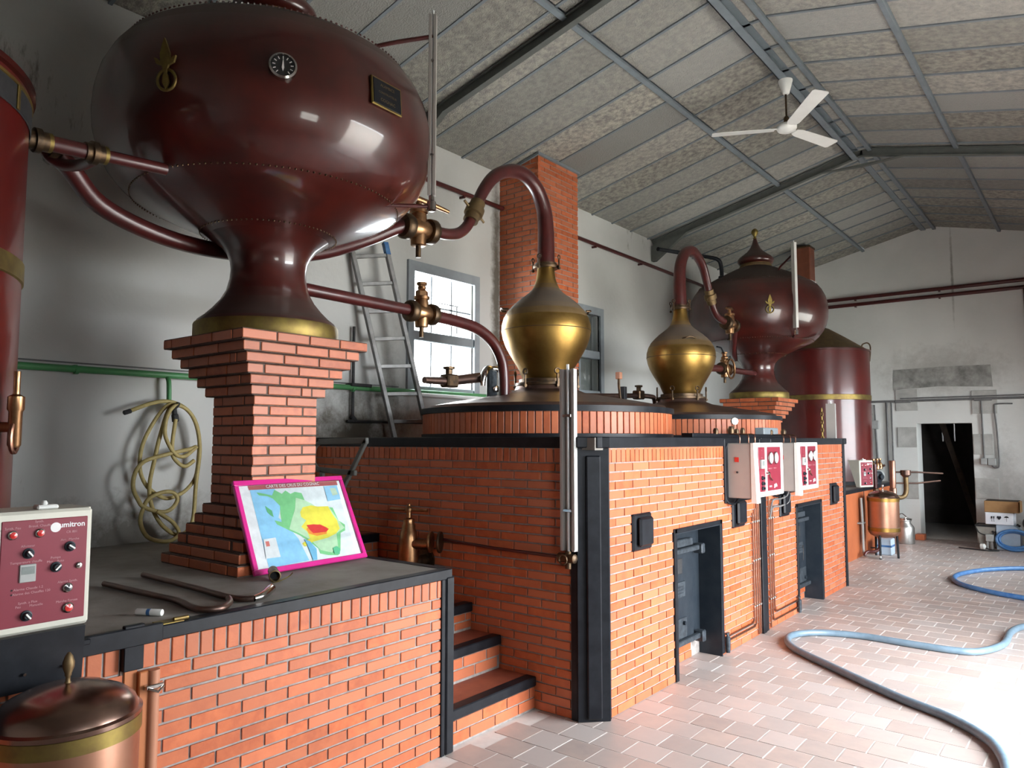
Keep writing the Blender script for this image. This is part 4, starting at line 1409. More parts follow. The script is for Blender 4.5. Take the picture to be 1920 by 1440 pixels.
def steps(w):
    lab = ('brick steps with black nosings climbing between platform and shaded furnace side' if not MIRROR
           else 'brick steps hidden in the gap beyond the second furnace')
    t = thing('brick_steps', lab, 'steps', (-3.6, 3.57, 0))
    xs = [-2.99, -3.285, -3.545, -3.87, -4.53]
    zs = [.212, .429, .612, .812, 1.015]
    for i, (x, z) in enumerate(zip(xs, zs)):
        x1 = xs[i + 1] - .02 if i + 1 < len(xs) else XL + .004
        zb = zs[i - 1] if i else 0.0
        obj('step_core', MB().box(x1, PY + .016, zb - (.0 if i == 0 else .03), x - .006, FS - .012, z - .025), M_MORTAR, t)
        obj('tread_tile', MB().rbox(x1, PY + .016, z - .03, x - .03, FS - .012, z - .002, .003), M_TREAD, t)
        obj('nosing', MB().rbox(x - .07, PY + .016, z - .062, x + .012, FS - .008, z, .006), M_BLACK, t)
        specs = []
        courses(specs, (x, PY + .016, 0), (0, 1, 0), (1, 0, 0), FS - .012 - PY - .016, zb + .01, z - .064, ch=.066, proud=0.0, phase=.10 if i % 2 else .18)
        lay(t, specs, 'brick', M_BRICK, M_BRICKS, limit=60)
    return t


def level_tube(name, lab, x, y, z0, z1, ux, uy, wide=.085, m=M_ALU, side=None):
    """a glass level tube inside an aluminium channel with its bottom cock"""
    t = thing(name, lab, 'level gauge', (x, y, z0))
    u = Vector((ux, uy, 0)).normalized()
    n = Vector((u.y, -u.x, 0))
    c = Vector((x, y, (z0 + z1) / 2))
    h = z1 - z0
    obj('channel_back', MB().obox(c - n * .018, u, n, (0, 0, 1), (wide, .008, h), 0), m, t)
    for s in (-1, 1):
        obj('channel_side', MB().obox(c + u * s * (wide / 2 - .010), u, n, (0, 0, 1), (.020, .036, h), .002), side or m, t)
    obj('sight_glass', MB().lathe([(.009, z0 - .02), (.009, z1 + .03)], (x, y, 0), seg=12), M_GLASSDIAL, t, smooth=40)
    for zz in (z0 + .22 * h, z0 + .74 * h):
        obj('tube_clip', MB().obox(Vector((x, y, zz)) + n * .012, u, n, (0, 0, 1), (wide * .6, .012, .018), .002), M_CHROME, t)
    return t


def low_pipe(w):
    lab = ('dark red pipe from the big heater foot bending down into the first still' if not MIRROR
           else 'dark red pipe from the far heater foot to the second still')
    t = thing('wine_feed_pipe', lab, 'pipe', (-4.05, 4.0, 2.6))
    x = -4.05
    obj('pipe_run', MB().tube([(x, HCY + .22, 2.735), (x, 3.86, 2.725)], .042, 16), M_PIPE, t, smooth=50)
    obj('pipe_bend', MB().tube(spline([(x, 4.08, 2.715), (x, 4.35, 2.705), (x, 4.60, 2.675), (x, 4.80, 2.59), (x, 4.915, 2.46), (x, 4.955, 2.32), (x, 4.96, 2.09)], 5), .047, 16), M_PIPE, t, smooth=50)
    obj('foot_collar', MB().lathe([(.05, 2.085), (.075, 2.09), (.075, 2.11), (.05, 2.115)], (x, 4.96, 0), seg=20), M_COPPERDK, t, smooth=30)
    lab2 = ('bronze cross valve on the feed pipe before the bright window' if not MIRROR else 'bronze wheel valve on the feed pipe between second head and far heater')
    v = bronze_valve('feed_valve', lab2, (x, 3.96, 2.72), (0, 1, 0), lever=False, scale=.9)
    obj('valve_bonnet', MB().lathe([(.04, .12), (.05, .125), (.05, .165), (.03, .18), (.03, .21), (.042, .215), (.042, .235)], (x, 3.96, 2.72), seg=6), M_BRONZE, v)
    if MIRROR:
        obj('hand_wheel', MB().tube([Vector((x + .09, 3.96, 2.72)) + Vector((0, math.cos(q), math.sin(q))) * .13 for q in [2 * PI * j / 20 for j in range(20)]], .014, 8, closed=True), M_BRONZE, v, smooth=50)
        obj('valve_lever', MB().tube([(x, 3.96, 2.93), (x + .02, 4.12, 3.0), (x + .02, 4.25, 3.0)], .011, 8), M_BLACK, v)


def discharge_door(w):
    """spouted pipe and screw clamp on the pot lid"""
    lab = ('dark spouted pipe with a fitting and bright hook clamp on the first still lid' if not MIRROR else 'dark spouted pipe with elbow and clamp on the second still lid')
    t = thing('lid_clamp', lab, 'clamp', (-4.3, 4.95, 2.08))
    x = -4.3
    if not MIRROR:
        obj('spout', MB().tube([(x, 4.24, 2.235), (x, 4.45, 2.24), (x, 4.5, 2.24), (x, 4.92, 2.30)], [.028, .034, .04, .045], 12), M_COPPERDK, t, smooth=50)
    else:
        x = -4.5
        obj('spout', MB().tube(spline([(x, 6.75, 2.24), (x, 6.2, 2.265), (x, 5.7, 2.29), (x, 5.25, 2.30), (x, 5.15, 2.26), (x, 5.14, 2.06)], 5), .03, 12), M_COPPERDK, t, smooth=50)
        obj('spout_fitting', MB().rbox(x - .055, 5.50, 2.25, x + .055, 5.63, 2.36, .012).lathe([(.03, 2.36), (.03, 2.40), (.05, 2.405), (.05, 2.425)], (x, 5.56, 0), seg=8), M_DARKBRONZE, t)
        obj('thin_tube', MB().tube([(x + .1, 6.8, 2.20), (x + .1, 6.0, 2.16), (x + .12, 5.3, 2.10)], .009, 8), M_COPPERDK, t)
        return
    obj('spout_fitting', MB().rbox(x - .055, 4.47, 2.19, x + .055, 4.60, 2.30, .012).lathe([(.03, 2.30), (.03, 2.34), (.05, 2.345), (.05, 2.365)], (x, 4.53, 0), seg=8), M_DARKBRONZE, t)
    for s, y1 in ((-1, 4.86), (1, 5.2)):
        pts = [(x + .05, 5.03, 2.385), (x + .07, 5.03 + s * .08, 2.375), (x + .08, 5.03 + s * .145, 2.31), (x + .08, 5.03 + s * .16, 2.22)]
        obj('hook_arm', MB().tube(spline(pts, 5), [.020 + .014 * (1 - abs(2 * i / 15 - 1)) for i in range(16)], 8), M_CHROME, t, smooth=50)
    obj('clamp_body', MB().obox((x + .05, 5.03, 2.21), (0, 1, 0), (1, 0, 0), (0, 0, 1), (.10, .07, .34), .02), M_IRONLT, t)
    obj('clamp_screw', MB().lathe([(.018, 0), (.03, .01), (.03, .03), (.012, .035)], (x + .085, 5.03, 2.20), axis=(1, 0, 0), seg=10), M_CHROME, t)
    obj('door_seat', MB().lathe([(.13, 2.05), (.13, 2.10), (.10, 2.12)], (x + .02, 5.08, 0), seg=24), M_COPPERDK, t, smooth=40)
    obj('door_bracket', MB().rbox(x - .03, 5.14, 2.10, x + .05, 5.24, 2.30, .01), M_CHROME, t)


def still_station(w):
    furnace(w)
    pot_still(w)
    swan_neck(w)
    wine_heater(w)
    pedestal(w)
    platform(w)
    steps(w)
    low_pipe(w)
    discharge_door(w)
    # three-way valve at the heater with its lever
    v = bronze_valve('three_way_valve', 'bronze three-way valve with lever beside the big heater' if not MIRROR else 'bronze three-way valve with lever on the far heater',
                     (-4.0, 3.87, 3.345), (0, 1, .05), lever=True, scale=1.05)
    t = thing('heater_outlet_pipe', 'dark red pipe from behind the big heater foot to the bronze valve' if not MIRROR else 'dark red pipe from behind the far heater foot to its valve', 'pipe', (-4.2, 2.4, 3.1))
    if not MIRROR:
        obj('pipe_bend', MB().tube(spline([(-4.2, 1.44, 3.245), (-4.22, 1.53, 3.185), (-4.3, 1.72, 3.05), (-4.36, 2.05, 2.975), (-4.38, 2.40, 2.955), (-4.36, 2.80, 2.99), (-4.26, 3.15, 3.06), (-4.12, 3.45, 3.19), (-4.02, 3.68, 3.32), (-4.0, 3.78, 3.34)], 5), .052, 14), M_PIPE, t, smooth=50)
        obj('pipe_collar', MB().lathe([(.06, 0), (.07, .01), (.07, .04), (.06, .05)], (-4.2, 1.43, 3.25), axis=(0, .8, -.5), seg=16), M_DARKBRONZE, t)
    else:
        obj('pipe_bend', MB().tube(spline([(-4.36, 2.80, 2.99), (-4.26, 3.15, 3.06), (-4.12, 3.45, 3.19), (-4.02, 3.68, 3.32), (-4.0, 3.78, 3.34)], 5), .05, 14), M_PIPE, t, smooth=50)
    # level gauge of the heater
    gx, gy = (-3.285, 3.29)
    t = level_tube('heater_level_gauge', 'thin grey level tube standing beside the big heater, up to the ceiling' if not MIRROR else 'white level tube standing before the far heater', gx, gy, 3.30, 4.50, .78, .62, wide=.05 if not MIRROR else .075, m=M_GREYBOX if not MIRROR else M_WHITE)
    obj('bottom_cock', MB().lathe([(.02, 3.20), (.03, 3.205), (.03, 3.26), (.018, 3.27), (.018, 3.30)], (gx, gy, 0), seg=12), M_CHROME, t, smooth=40)
    obj('bottom_feed', MB().tube(spline([(gx, gy, 3.225), (gx - .03, gy - .06, 3.225), (-3.45, 2.95, 3.19), (-3.53, 2.85, 3.185)], 4), .013, 8), M_PIPE, t, smooth=50)
    obj('top_feed', MB().tube(spline([(gx, gy, 4.355), (-3.45, 3.12, 4.30), (-3.58, 3.0, 4.25), (-3.62, 2.96, 4.20), (-3.63, 2.95, 4.13)], 5), .015, 8), M_PIPE, t, smooth=50)
    # level gauge on the furnace side
    t = level_tube('furnace_level_gauge', 'bright aluminium level tube on the shaded furnace side, beside the corner post' if not MIRROR else 'level tube rising above the second furnace, before the red vat',
                   -2.685, FS - .055, 1.05, 2.205, 1, 0, wide=.108, m=M_GREYBOX)
    obj('channel_highlight', MB().rbox(-2.635, FS - .072, 1.06, -2.628, FS - .036, 2.20, .001), M_ALU, t)  # bare metal strip added to stand for the highlight along this edge
    obj('bottom_cock', MB().lathe([(.016, -.07), (.03, -.06), (.03, .06), (.016, .07)], (-2.70, FS - .055, 1.005), axis=(1, 0, 0), seg=12).lathe([(.02, .94), (.02, 1.05)], (-2.69, FS - .055, 0), seg=10), M_DARKBRONZE, t, smooth=40)
    obj('cock_wheel', MB().tube([Vector((-2.70, FS - .10, 1.0)) + Vector((math.cos(q), 0, math.sin(q))) * .03 for q in [2 * PI * j / 12 for j in range(12)]], .006, 6, closed=True), M_DARKBRONZE, t)
    obj('gauge_feed', MB().tube([(-2.74, FS - .045, 1.005), (-3.3, FS - .04, 1.01), (-3.80, FS - .04, 1.03)], .011, 8), M_PIPE, t, smooth=50)
    # tall bronze draw-off cock against the furnace side
    if not MIRROR:
        tx, ty = -4.0, 3.80
        t = thing('draw_off_cock', 'tall bronze cock with a T handle rising behind the platform edge', 'valve', (tx, ty, .75))
        obj('cock_body', MB().lathe([(.062, .76), (.072, .80), (.072, .95), (.068, 1.03), (.058, 1.09), (.05, 1.10), (.05, 1.13), (.042, 1.14), (.042, 1.175), (.02, 1.185), (.02, 1.23)], (tx, ty, 0), seg=28), M_BRONZE, t, smooth=40)
        obj('t_handle', MB().tube([(tx - .16, ty - .03, 1.243), (tx, ty, 1.243), (tx + .16, ty + .03, 1.243)], .012, 10).lathe([(.024, 1.225), (.03, 1.24), (.024, 1.262), (.014, 1.27), (.014, 1.285)], (tx, ty, 0), seg=14), M_BRONZE, t, smooth=40)
        obj('side_branch', MB().lathe([(.035, 0), (.035, .10), (.03, .12)], (tx + .05, ty, 1.0), axis=(.8, .45, 0), seg=18), M_BRONZE, t, smooth=40)
        d = Vector((.8, .45, 0)).normalized()
        for q in (.13, .20):
            obj('branch_flange', MB().lathe([(.03, 0), (.075, .004), (.078, .012), (.075, .022), (.03, .026)], Vector((tx + .03, ty, 1.015)) + d * q, axis=d, seg=24), M_DARKBRONZE if q > .15 else M_BRONZE, t, smooth=30)
        obj('wall_flange', MB().lathe([(.05, 0), (.09, .004), (.09, .02)], (tx, FS - .004, .86), axis=(0, -1, 0), seg=24).lathe([(.045, 0), (.045, .18)], (tx, FS - .01, .86), axis=(0, -1, 0), seg=18), M_DARKBRONZE, t, smooth=30)


for MIRROR in (False, True):
    still_station(WORDS[1 if MIRROR else 0])
MIRROR = False
# ------------------------------------------------------------------ red vats at both ends
def vat(lab, cx, cy, r, z0, z1, far):
    t = thing('red_vat', lab, 'vat', (cx, cy, z0))
    c = (cx, cy, 0)
    obj('vat_wall', MB().lathe([(r, z0), (r, z1)], c, seg=96, caps=False), M_TANK, t, smooth=40)
    obj('rim_ring', MB().lathe([(r - .01, z1 - .02), (r + .02, z1 - .015), (r + .02, z1 + .01), (r - .01, z1 + .02)], c, seg=96, caps=False), M_LACQUER, t, smooth=40)
    obj('brass_hoop', MB().lathe([(r, 2.415), (r + .008, 2.42), (r + .008, 2.50), (r, 2.505)], c, seg=96, caps=False), M_BRASSBAND, t, smooth=30)
    obj('vat_cone', MB().lathe([(r + .005, z1 + .005), (r * .8, z1 + .11), (r * .5, z1 + .27), (r * .2, z1 + .42), (.03, z1 + .47)], c, seg=72), M_DUSTBRASS if far else M_LACQUERTOP, t, smooth=40)
    obj('foot_ring', MB().lathe([(r - .02, z0), (r + .02, z0), (r + .02, z0 + .05), (r - .02, z0 + .06)], c, seg=72, caps=False), M_BLACK, t, smooth=30)
    return t


va = vat('tall red lacquered vat cut off by the picture edge, with brass hoop', -3.9, .40, .795, PZ, 3.25, False)
mb = MB().lathe([(.799, 3.09), (.803, 3.095), (.803, 3.19), (.799, 3.195)], (-3.9, .40, 0), seg=96, caps=False)
bd = obj('black_band', mb, M_DARKRUBBER, va, smooth=30)
obj('gilt_edge', MB().lathe([(.80, 3.192), (.806, 3.195), (.806, 3.207), (.80, 3.21)], (-3.9, .40, 0), seg=96, caps=False), M_BRASSBAND, bd, smooth=30)
for a in (-.62, -.05, .35, .9):
    n_ = Vector((math.cos(a), math.sin(a), 0))
    obj('gilt_bar', MB().obox(Vector((-3.9, .40, 3.142)) + n_ * .806, (-n_.y, n_.x, 0), n_, (0, 0, 1), (.022, .008, .10), .002), M_BRASSBAND, bd)
t = thing('vat_cock', 'small bronze drain cock on the cropped red vat', 'valve', (-3.42, 1.04, 1.9))
n_ = Vector((.64, .77, 0)).normalized()
pb = Vector((-3.9, .40, 0)) + n_ * .80
obj('cock_stem', MB().lathe([(.018, 1.72), (.024, 1.73), (.024, 1.86), (.03, 1.87), (.03, 1.92), (.012, 1.93), (.012, 2.02)], pb + n_ * .06, seg=14), M_BRONZE, t, smooth=40)
obj('cock_nozzle', MB().lathe([(.02, 0), (.02, .08)], pb - n_ * .01 + Vector((0, 0, 1.8)), axis=n_, seg=12), M_BRONZE, t, smooth=40)
obj('cock_loop', MB().tube([pb + n_ * .06 + Vector((-n_.y, n_.x, 0)) * math.cos(q) * .035 + Vector((0, 0, 1.76 + .06 * math.sin(q))) for q in [2 * PI * j / 14 for j in range(14)]], .009, 8, closed=True), M_COPPERPIPE, t, smooth=40)
t = thing('vat_link_pipe', 'short dark red pipe with dark unions joining the cropped vat to the big heater', 'pipe', (-4.2, 1.6, 3.28))
p0, p1, p2, p3 = Vector((-3.85, 1.13, 3.142)), Vector((-3.85, 1.25, 3.150)), Vector((-3.85, 1.50, 3.166)), Vector((-3.85, 1.86, 3.188))
obj('pipe_run', MB().tube([p0, p1, p2], .038, 16), M_PIPE, t, smooth=40)
obj('pipe_run', MB().tube([p2, p3], .031, 16), M_PIPE, t, smooth=40)
for p in (p1, p2):
    obj('union_nut', coupling(MB(), p, (0, 1, .07), .034, .085), M_DARKBRONZE, t, smooth=30)
    obj('union_ring', MB().lathe([(.036, .04), (.046, .043), (.046, .06), (.036, .064)], p, axis=(0, 1, .07), seg=16), M_BRASSBAND, t, smooth=30)
obj('pipe_elbow', MB().tube(spline([(-4.2, 1.40, 3.26), (-4.19, 1.42, 3.21), (-4.15, 1.47, 3.17), (-4.05, 1.52, 3.16), (-3.9, 1.52, 3.155)], 5), .03, 10), M_PIPE, t, smooth=50)

vb = vat('tall red lacquered vat with brass hoop and conical lid, far corner', -3.85, 13.5, .775, PZ, 3.265, True)
obj('lid_hook', MB().tube(spline([(-3.85 + .78 * .93, 13.5 + .78 * .37, 3.1), (-3.85 + .80 * .93, 13.5 + .80 * .37, 3.34), (-3.85 + .76 * .93, 13.5 + .76 * .37, 3.42), (-3.85 + .68 * .93, 13.5 + .68 * .37, 3.40), (-3.85 + .66 * .93, 13.5 + .66 * .37, 3.34)], 5), .012, 8), M_DARKBRONZE, vb, smooth=50)
t = bpy.data.objects['furnace_level_gauge.001']
mb = MB()
for k in range(9):
    z = 1.72 + .055 * k
    mb.tube([Vector((-3.06, 10.70, z)) + (Vector((1, 0, 0)) if k % 2 else Vector((0, 1, 0))) * math.cos(q) * .016 + Vector((0, 0, .036 * math.sin(q))) for q in [2 * PI * j / 8 for j in range(8)]], .006, 6, closed=True)
obj('twisted_chain', mb, M_BRASSBAND, t, label='twisted brass-coloured chain')
o = thing('brown_flue', 'square brown flue rising to the ceiling behind the white level tube of the far heater', 'flue', (-4.05, 13.36, 3.38))
obj('flue_side', MB().rbox(-4.21, 13.22, 3.38, -3.90, 13.50, 5.14, .01), M_FLUE, o)
obj('flue_cap', MB().rbox(-4.22, 13.21, 5.12, -3.89, 13.51, 5.155, .004), M_DARKBRONZE, o)
t = thing('heater_vent_pipe', 'black bent vent pipe between the far swan neck and the heater shoulder', 'pipe', (-4.4, 10.0, 4.4))
obj('pipe_bend', MB().tube(spline([(-4.75, 9.2, 4.40), (-4.6, 9.9, 4.44), (-4.5, 10.35, 4.47), (-4.42, 10.5, 4.44), (-4.40, 10.55, 4.33), (-4.40, 10.56, 4.16)], 5), .03, 10), M_BLACK, t, smooth=50)
obj('vent_foot', MB().lathe([(.05, 4.10), (.05, 4.20), (.035, 4.21)], (-4.40, 10.56, 0), seg=12), M_BLACK, t)

# ------------------------------------------------------------------ control cabinets on the furnace fronts
def cabinet(lab, y0, wd=.70):
    t = thing('control_cabinet', lab, 'cabinet', (FX, y0 + .36, 1.23))
    x0, x1 = FX + .005, -2.30
    y1 = y0 + wd
    obj('mounting_board', MB().rbox(FX, y0 - .06, 1.22, FX + .02, y1 + .03, 1.76, .004), M_BLACK, t)
    obj('cabinet_body', MB().rbox(x0, y0, 1.265, x1, y1, 1.722, .008), M_GREYBOX, t)
    obj('side_label', MB().box(x0 + .075, y0 - .003, 1.565, x0 + .11, y0 + .002, 1.605), M_RED, t)
    obj('side_lock', MB().lathe([(.009, 0), (.009, .008)], (x0 + .095, y0, 1.48), axis=(0, -1, 0), seg=10), M_IRONLT, t)
    # wedge-shaped white cheek and frame
    xf = x1 + .045
    obj('front_cheek', MB().prism([(x1 - .004, y0 - .004, 1.724), (x1 + .020, y0 - .004, 1.724), (x1 + .040, y0 - .004, 1.228), (x1 - .006, y0 - .004, 1.228)], (0, .085, 0)), M_WHITE, t)
    obj('front_frame', MB().rbox(x1 - .012, y0 + .075, 1.272, x1 + .022, y1 + .004, 1.726, .005), M_WHITE, t)
    dr = obj('gauge_door', MB().rbox(x1 + .02, y0 + .265, 1.315, x1 + .030, y1 - .085, 1.69, .003), M_MAROON, t)
    sp = obj('switch_panel', MB().rbox(x1 + .02, y0 + .085, 1.315, x1 + .030, y0 + .225, 1.69, .003), M_MAROON, t)
    obj('front_bar', MB().rbox(x1 + .015, y0 + .228, 1.285, x1 + .036, y0 + .262, 1.715, .003), M_WHITE, t)
    xo = x1 + .030
    for yk in (y0 + .34, y0 + .465):
        g = obj('round_gauge', MB().lathe([(.05, 0), (.054, .004), (.054, .014), (.045, .017)], (xo, yk, 1.595), axis=(1, 0, 0), seg=28), M_CHROME, dr, smooth=40)
        obj('gauge_face', MB().lathe([(.0, .0), (.046, 0)], (xo + .0178, yk, 1.595), axis=(1, 0, 0), seg=28, caps=False), M_GLASSDIAL, dr)
        text('gauge_caption', 'TEMPERATURE' if yk < y0 + .4 else 'PRESSION', .014, (xo + .002, yk, 1.505), (0, 1, 0), (0, 0, 1), M_FAINTLETTER, dr)
    obj('door_lock', MB().lathe([(.014, 0), (.014, .02), (.008, .03)], (x1 + .035, y0 + .245, 1.47), axis=(1, 0, 0), seg=12), M_CHROME, t)
    obj('hanging_key', MB().tube([(xo + .012, y0 + .30, 1.47), (xo + .014, y0 + .31, 1.43), (xo + .014, y0 + .36, 1.405)], .005, 6), M_DARKBRONZE, t)
    text('maker_mark', 'guia', .045, (xo + .002, y0 + .47, 1.36), (0, 1, 0), (0, 0, 1), M_LETTER, dr, bold=.002)
    text('model_mark', 'CR 801', .022, (xo + .002, y0 + .35, 1.352), (0, 1, 0), (0, 0, 1), M_LETTER, dr)
    dm = obj('display_module', MB().rbox(xo - .004, y0 + .105, 1.51, xo + .02, y0 + .185, 1.585, .004), M_GREYPLASTIC, sp)
    obj('display_window', MB().box(xo + .02, y0 + .115, 1.535, xo + .0215, y0 + .165, 1.575), M_LCD, sp)
    for zz in (1.43, 1.385, 1.345):
        obj('rotary_switch', MB().lathe([(.017, 0), (.018, .01), (.012, .012), (.010, .026)], (xo, y0 + .155, zz), axis=(1, 0, 0), seg=14), M_IRON, sp, smooth=40)
    for zz, s_ in ((1.60, 'REGUL'), (1.455, 'MARCHE'), (1.66, 'FEU')):
        text('switch_caption', s_, .013, (xo + .002, y0 + .155, zz), (0, 1, 0), (0, 0, 1), M_FAINTLETTER, sp)
    obj('drip_hose', MB().tube(spline([(x0 + .02, y0 - .02, 1.72), (x0 - .0, y0 - .05, 1.6), (x0 + .005, y0 - .05, 1.3), (x0 + .02, y0 - .02, 1.225), (x0 + .04, y0 + .06, 1.215), (x0 + .05, y0 + .12, 1.25)], 5), .010, 8), M_BLACK, t, smooth=40)
    for k, yy in enumerate((y0 + .10, y0 + .30, y0 + .45)):
        obj('capillary_tube', MB().tube(spline([(x0 + .08, yy, 1.72), (x0 + .08, yy, 1.78), (x0 + .04, yy + .05, 1.80), (x0 - .1, yy + .2, 1.80)], 4), .006, 6), M_COPPERPIPE, t, smooth=40)
    return t


cabinet('grey control cabinet with maroon gauge door, the one beside the taller grey side panel', 6.05)
cabinet('grey control cabinet with maroon gauge door, mounted past the black seam', 7.15, .63)

t = thing('cable_tray', 'dark tray of cables and fittings lying along the furnace rim above the cabinets', 'tray', (FX - .1, 6.8, ZT))
obj('tray_channel', MB().rbox(FX - .16, 5.55, ZT, FX - .06, 7.7, ZT + .035, .004), M_BLACK, t)
obj('tray_cover', MB().rbox(FX - .155, 7.15, ZT + .03, FX - .065, 7.55, ZT + .10, .006), M_STEEL, t)
for y, h_, r_ in ((6.02, .05, .02), (6.35, .07, .026), (6.48, .05, .018), (6.62, .06, .02), (7.35, .05, .02), (7.72, .06, .025)):
    obj('gland', MB().lathe([(r_, ZT + .03), (r_ * 1.2, ZT + .035 + h_ * .5), (r_ * .7, ZT + .03 + h_)], (FX - .07, y, 0), seg=10), M_DARKBRONZE, t, smooth=40)
t = thing('pressure_dial', 'small round dial on a stalk above the furnace rim by the cabinets', 'gauge', (FX - .1, 6.50, ZT + .03))
obj('dial_stalk', MB().tube([(FX - .1, 6.50, ZT + .03), (FX - .1, 6.50, ZT + .12)], .008, 8), M_COPPERPIPE, t)
obj('dial_case', MB().lathe([(.03, -.012), (.034, 0), (.034, .014), (.028, .016)], (FX - .1, 6.50, ZT + .15), axis=(.75, -.66, 0), seg=20), M_CHROME, t, smooth=40)
obj('dial_face', MB().lathe([(0, .0165), (.028, .0165)], (FX - .1, 6.50, ZT + .15), axis=(.75, -.66, 0), seg=20, caps=False), M_GLASSDIAL, t)

# copper gas pipes down both sides of the seam, the outer ones turning along the foot of the wall
def riser(lab, ys, foot):
    for i, y in enumerate(ys):
        t = thing('copper_riser', lab[i], 'pipe', (FX + .02, y, .1))
        z0 = .07 + .035 * foot[i][1]
        if foot[i][0] is None:
            pts = [(FX + .018, y, 1.22), (FX + .018, y, .02)]
            obj('pipe_run', MB().tube(pts, .008, 8), M_COPPERPIPE, t, smooth=40)
        else:
            s = 1 if foot[i][0] > y else -1
            pts = [(FX + .018, y, 1.10 + .03 * i), (FX + .018, y, z0 + .06), (FX + .018, y + s * .012, z0 + .02), (FX + .018, y + s * .05, z0), (FX + .018, foot[i][0], z0)]
            obj('pipe_run', MB().tube(pts, .008, 8), M_COPPERPIPE, t, smooth=40)
        for z in (.28, .68, 1.02):
            obj('pipe_clip', MB().rbox(FX, y - .016, z - .009, FX + .03, y + .016, z + .009, .003), M_CHROME, t)


riser(['copper riser before the seam, outermost, turning to the first fire door', 'copper riser before the seam, second from outside, turning to the fire door', 'copper riser before the seam, next to the innermost one', 'copper riser before the seam, tight against the black strip'],
      [6.58, 6.63, 6.68, 6.725], [(5.97, 2), (5.97, 1), (None, 0), (None, 0)])
riser(['copper riser past the seam, tight against the black strip', 'copper riser past the seam, middle one of three', 'copper riser past the seam, outermost, turning to the second fire door'],
      [6.985, 7.04, 7.09], [(None, 0), (7.74, 0), (7.74, 2)])
for lab, y in (('small brass gas valve at the foot beside the first fire door', 5.945), ('small brass gas valve at the foot beside the second fire door', 7.76)):
    t = thing('gas_valve', lab, 'valve', (FX + .02, y, .06))
    obj('valve_body', MB().lathe([(.018, .02), (.022, .06), (.022, .14), (.012, .15), (.012, .18)], (FX + .03, y, 0), seg=10), M_IRONLT, t, smooth=40)
    obj('valve_tap', MB().rbox(FX + .02, y - .03, .165, FX + .04, y + .02, .18, .003), M_IRONLT, t)
t = thing('looped_cables', 'grey cables looping below the second cabinet in front of the soot hatch', 'cable', (FX + .04, 7.25, 1.15))
for k, (a, b, zz) in enumerate(((7.08, 7.42, 1.20), (7.06, 7.45, 1.13))):
    obj('cable', MB().tube(spline([(FX + .02, a - .05, zz - .12), (FX + .03, a, zz - .02), (FX + .04, (a + b) / 2, zz - .015), (FX + .05, b, zz + .01), (FX + .05, b + .06, zz + .09)], 5), .009, 8), M_CONDUIT, t, smooth=40)

# ------------------------------------------------------------------ things on the platform by the camera
t = thing('control_console', 'cream console with maroon front and rotary switches on the platform edge', 'console', (-2.98, 1.03, 1.07))
cy0, cy1, cz0, cz1, cx = .875, 1.185, 1.09, 1.505, -2.91
obj('console_case', MB().prism([(cx - .02, cy0, cz0), (cx - .02, cy0, cz1), (cx - .21, cy0, cz1), (cx - .07, cy0, cz0)], (0, cy1 - cy0, 0)), M_CREAM, t)
obj('console_frame', MB().rbox(cx - .03, cy0, cz0, cx, cy1, cz1, .010), M_CREAM, t)
fp = obj('front_panel', MB().rbox(cx - .006, cy0 + .022, cz0 + .028, cx + .003, cy1 - .018, cz1 - .030, .002), M_MAROON, t)
obj('carry_knob', MB().rbox(cx - .10, 1.02, cz1 - .002, cx - .05, 1.09, cz1 + .014, .005).lathe([(.008, cz1 + .01), (.011, cz1 + .02), (.006, cz1 + .028)], (cx - .075, 1.05, 0), seg=10), M_WHITE, t)
FXo = cx + .003
def cp(px, py):        # the panel's own grid, measured in the console face
    return .8815 + px * .298, cz1 - py * .41
def lamp(y, z, m, r=.012):
    k = obj('indicator_lamp', MB().lathe([(r * 1.3, 0), (r * 1.3, .006), (r * 1.05, .009)], (FXo, y, z), axis=(1, 0, 0), seg=18), M_CHROME, fp, smooth=40)
    obj('lamp_lens', MB().lathe([(r, .006), (r * .9, .013), (0, .016)], (FXo, y, z), axis=(1, 0, 0), seg=18, caps=False), m, fp, smooth=60)
def knob(y, z, rot):
    obj('rotary_switch', MB().lathe([(.018, 0), (.018, .005), (.013, .007), (.012, .018), (.010, .02)], (FXo, y, z), axis=(1, 0, 0), seg=20), M_IRON, fp, smooth=40)
    d = Vector((0, math.cos(rot), math.sin(rot)))
    obj('switch_pointer', MB().obox(Vector((FXo + .022, y, z)), d, (1, 0, 0), Vector((1, 0, 0)).cross(d), (.024, .006, .006), .001), M_WHITE, fp)
lamp(.930, 1.428, M_RED)
lamp(1.012, 1.428, M_RED)
knob(.980, 1.362, -.9)
knob(1.110, 1.372, 2.5)
knob(1.068, 1.305, .8)
knob(.982, 1.152, -.9)
lamp(1.108, 1.228, M_DIALBLACK, .013)
lamp(1.112, 1.158, M_RED, .014)
obj('key_lock', MB().lathe([(.011, 0), (.011, .006), (.008, .008)], (FXo, 1.142, 1.302), axis=(1, 0, 0), seg=16), M_CHROME, fp, smooth=40)
obj('display_module', MB().rbox(FXo - .002, .955, 1.265, FXo + .006, 1.005, 1.325, .002), M_GREYPLASTIC, fp)
obj('display_window', MB().box(FXo + .006, .960, 1.292, FXo + .0068, 1.0, 1.318), M_LCD, fp)
mk = obj('logo_disc', MB().lathe([(.017, 0), (.017, .001)], (FXo, 1.062, 1.443), axis=(1, 0, 0), seg=24), M_LETTER, fp)
text('logo_lettering', 'uumitron', .026, (FXo + .0008, 1.109, 1.449), (0, 1, 0), (0, 0, 1), M_LETTER, fp, bold=.0006)
text('model_lettering', 'CR 801', .012, (FXo + .0008, 1.115, 1.423), (0, 1, 0), (0, 0, 1), M_FAINTLETTER, fp)
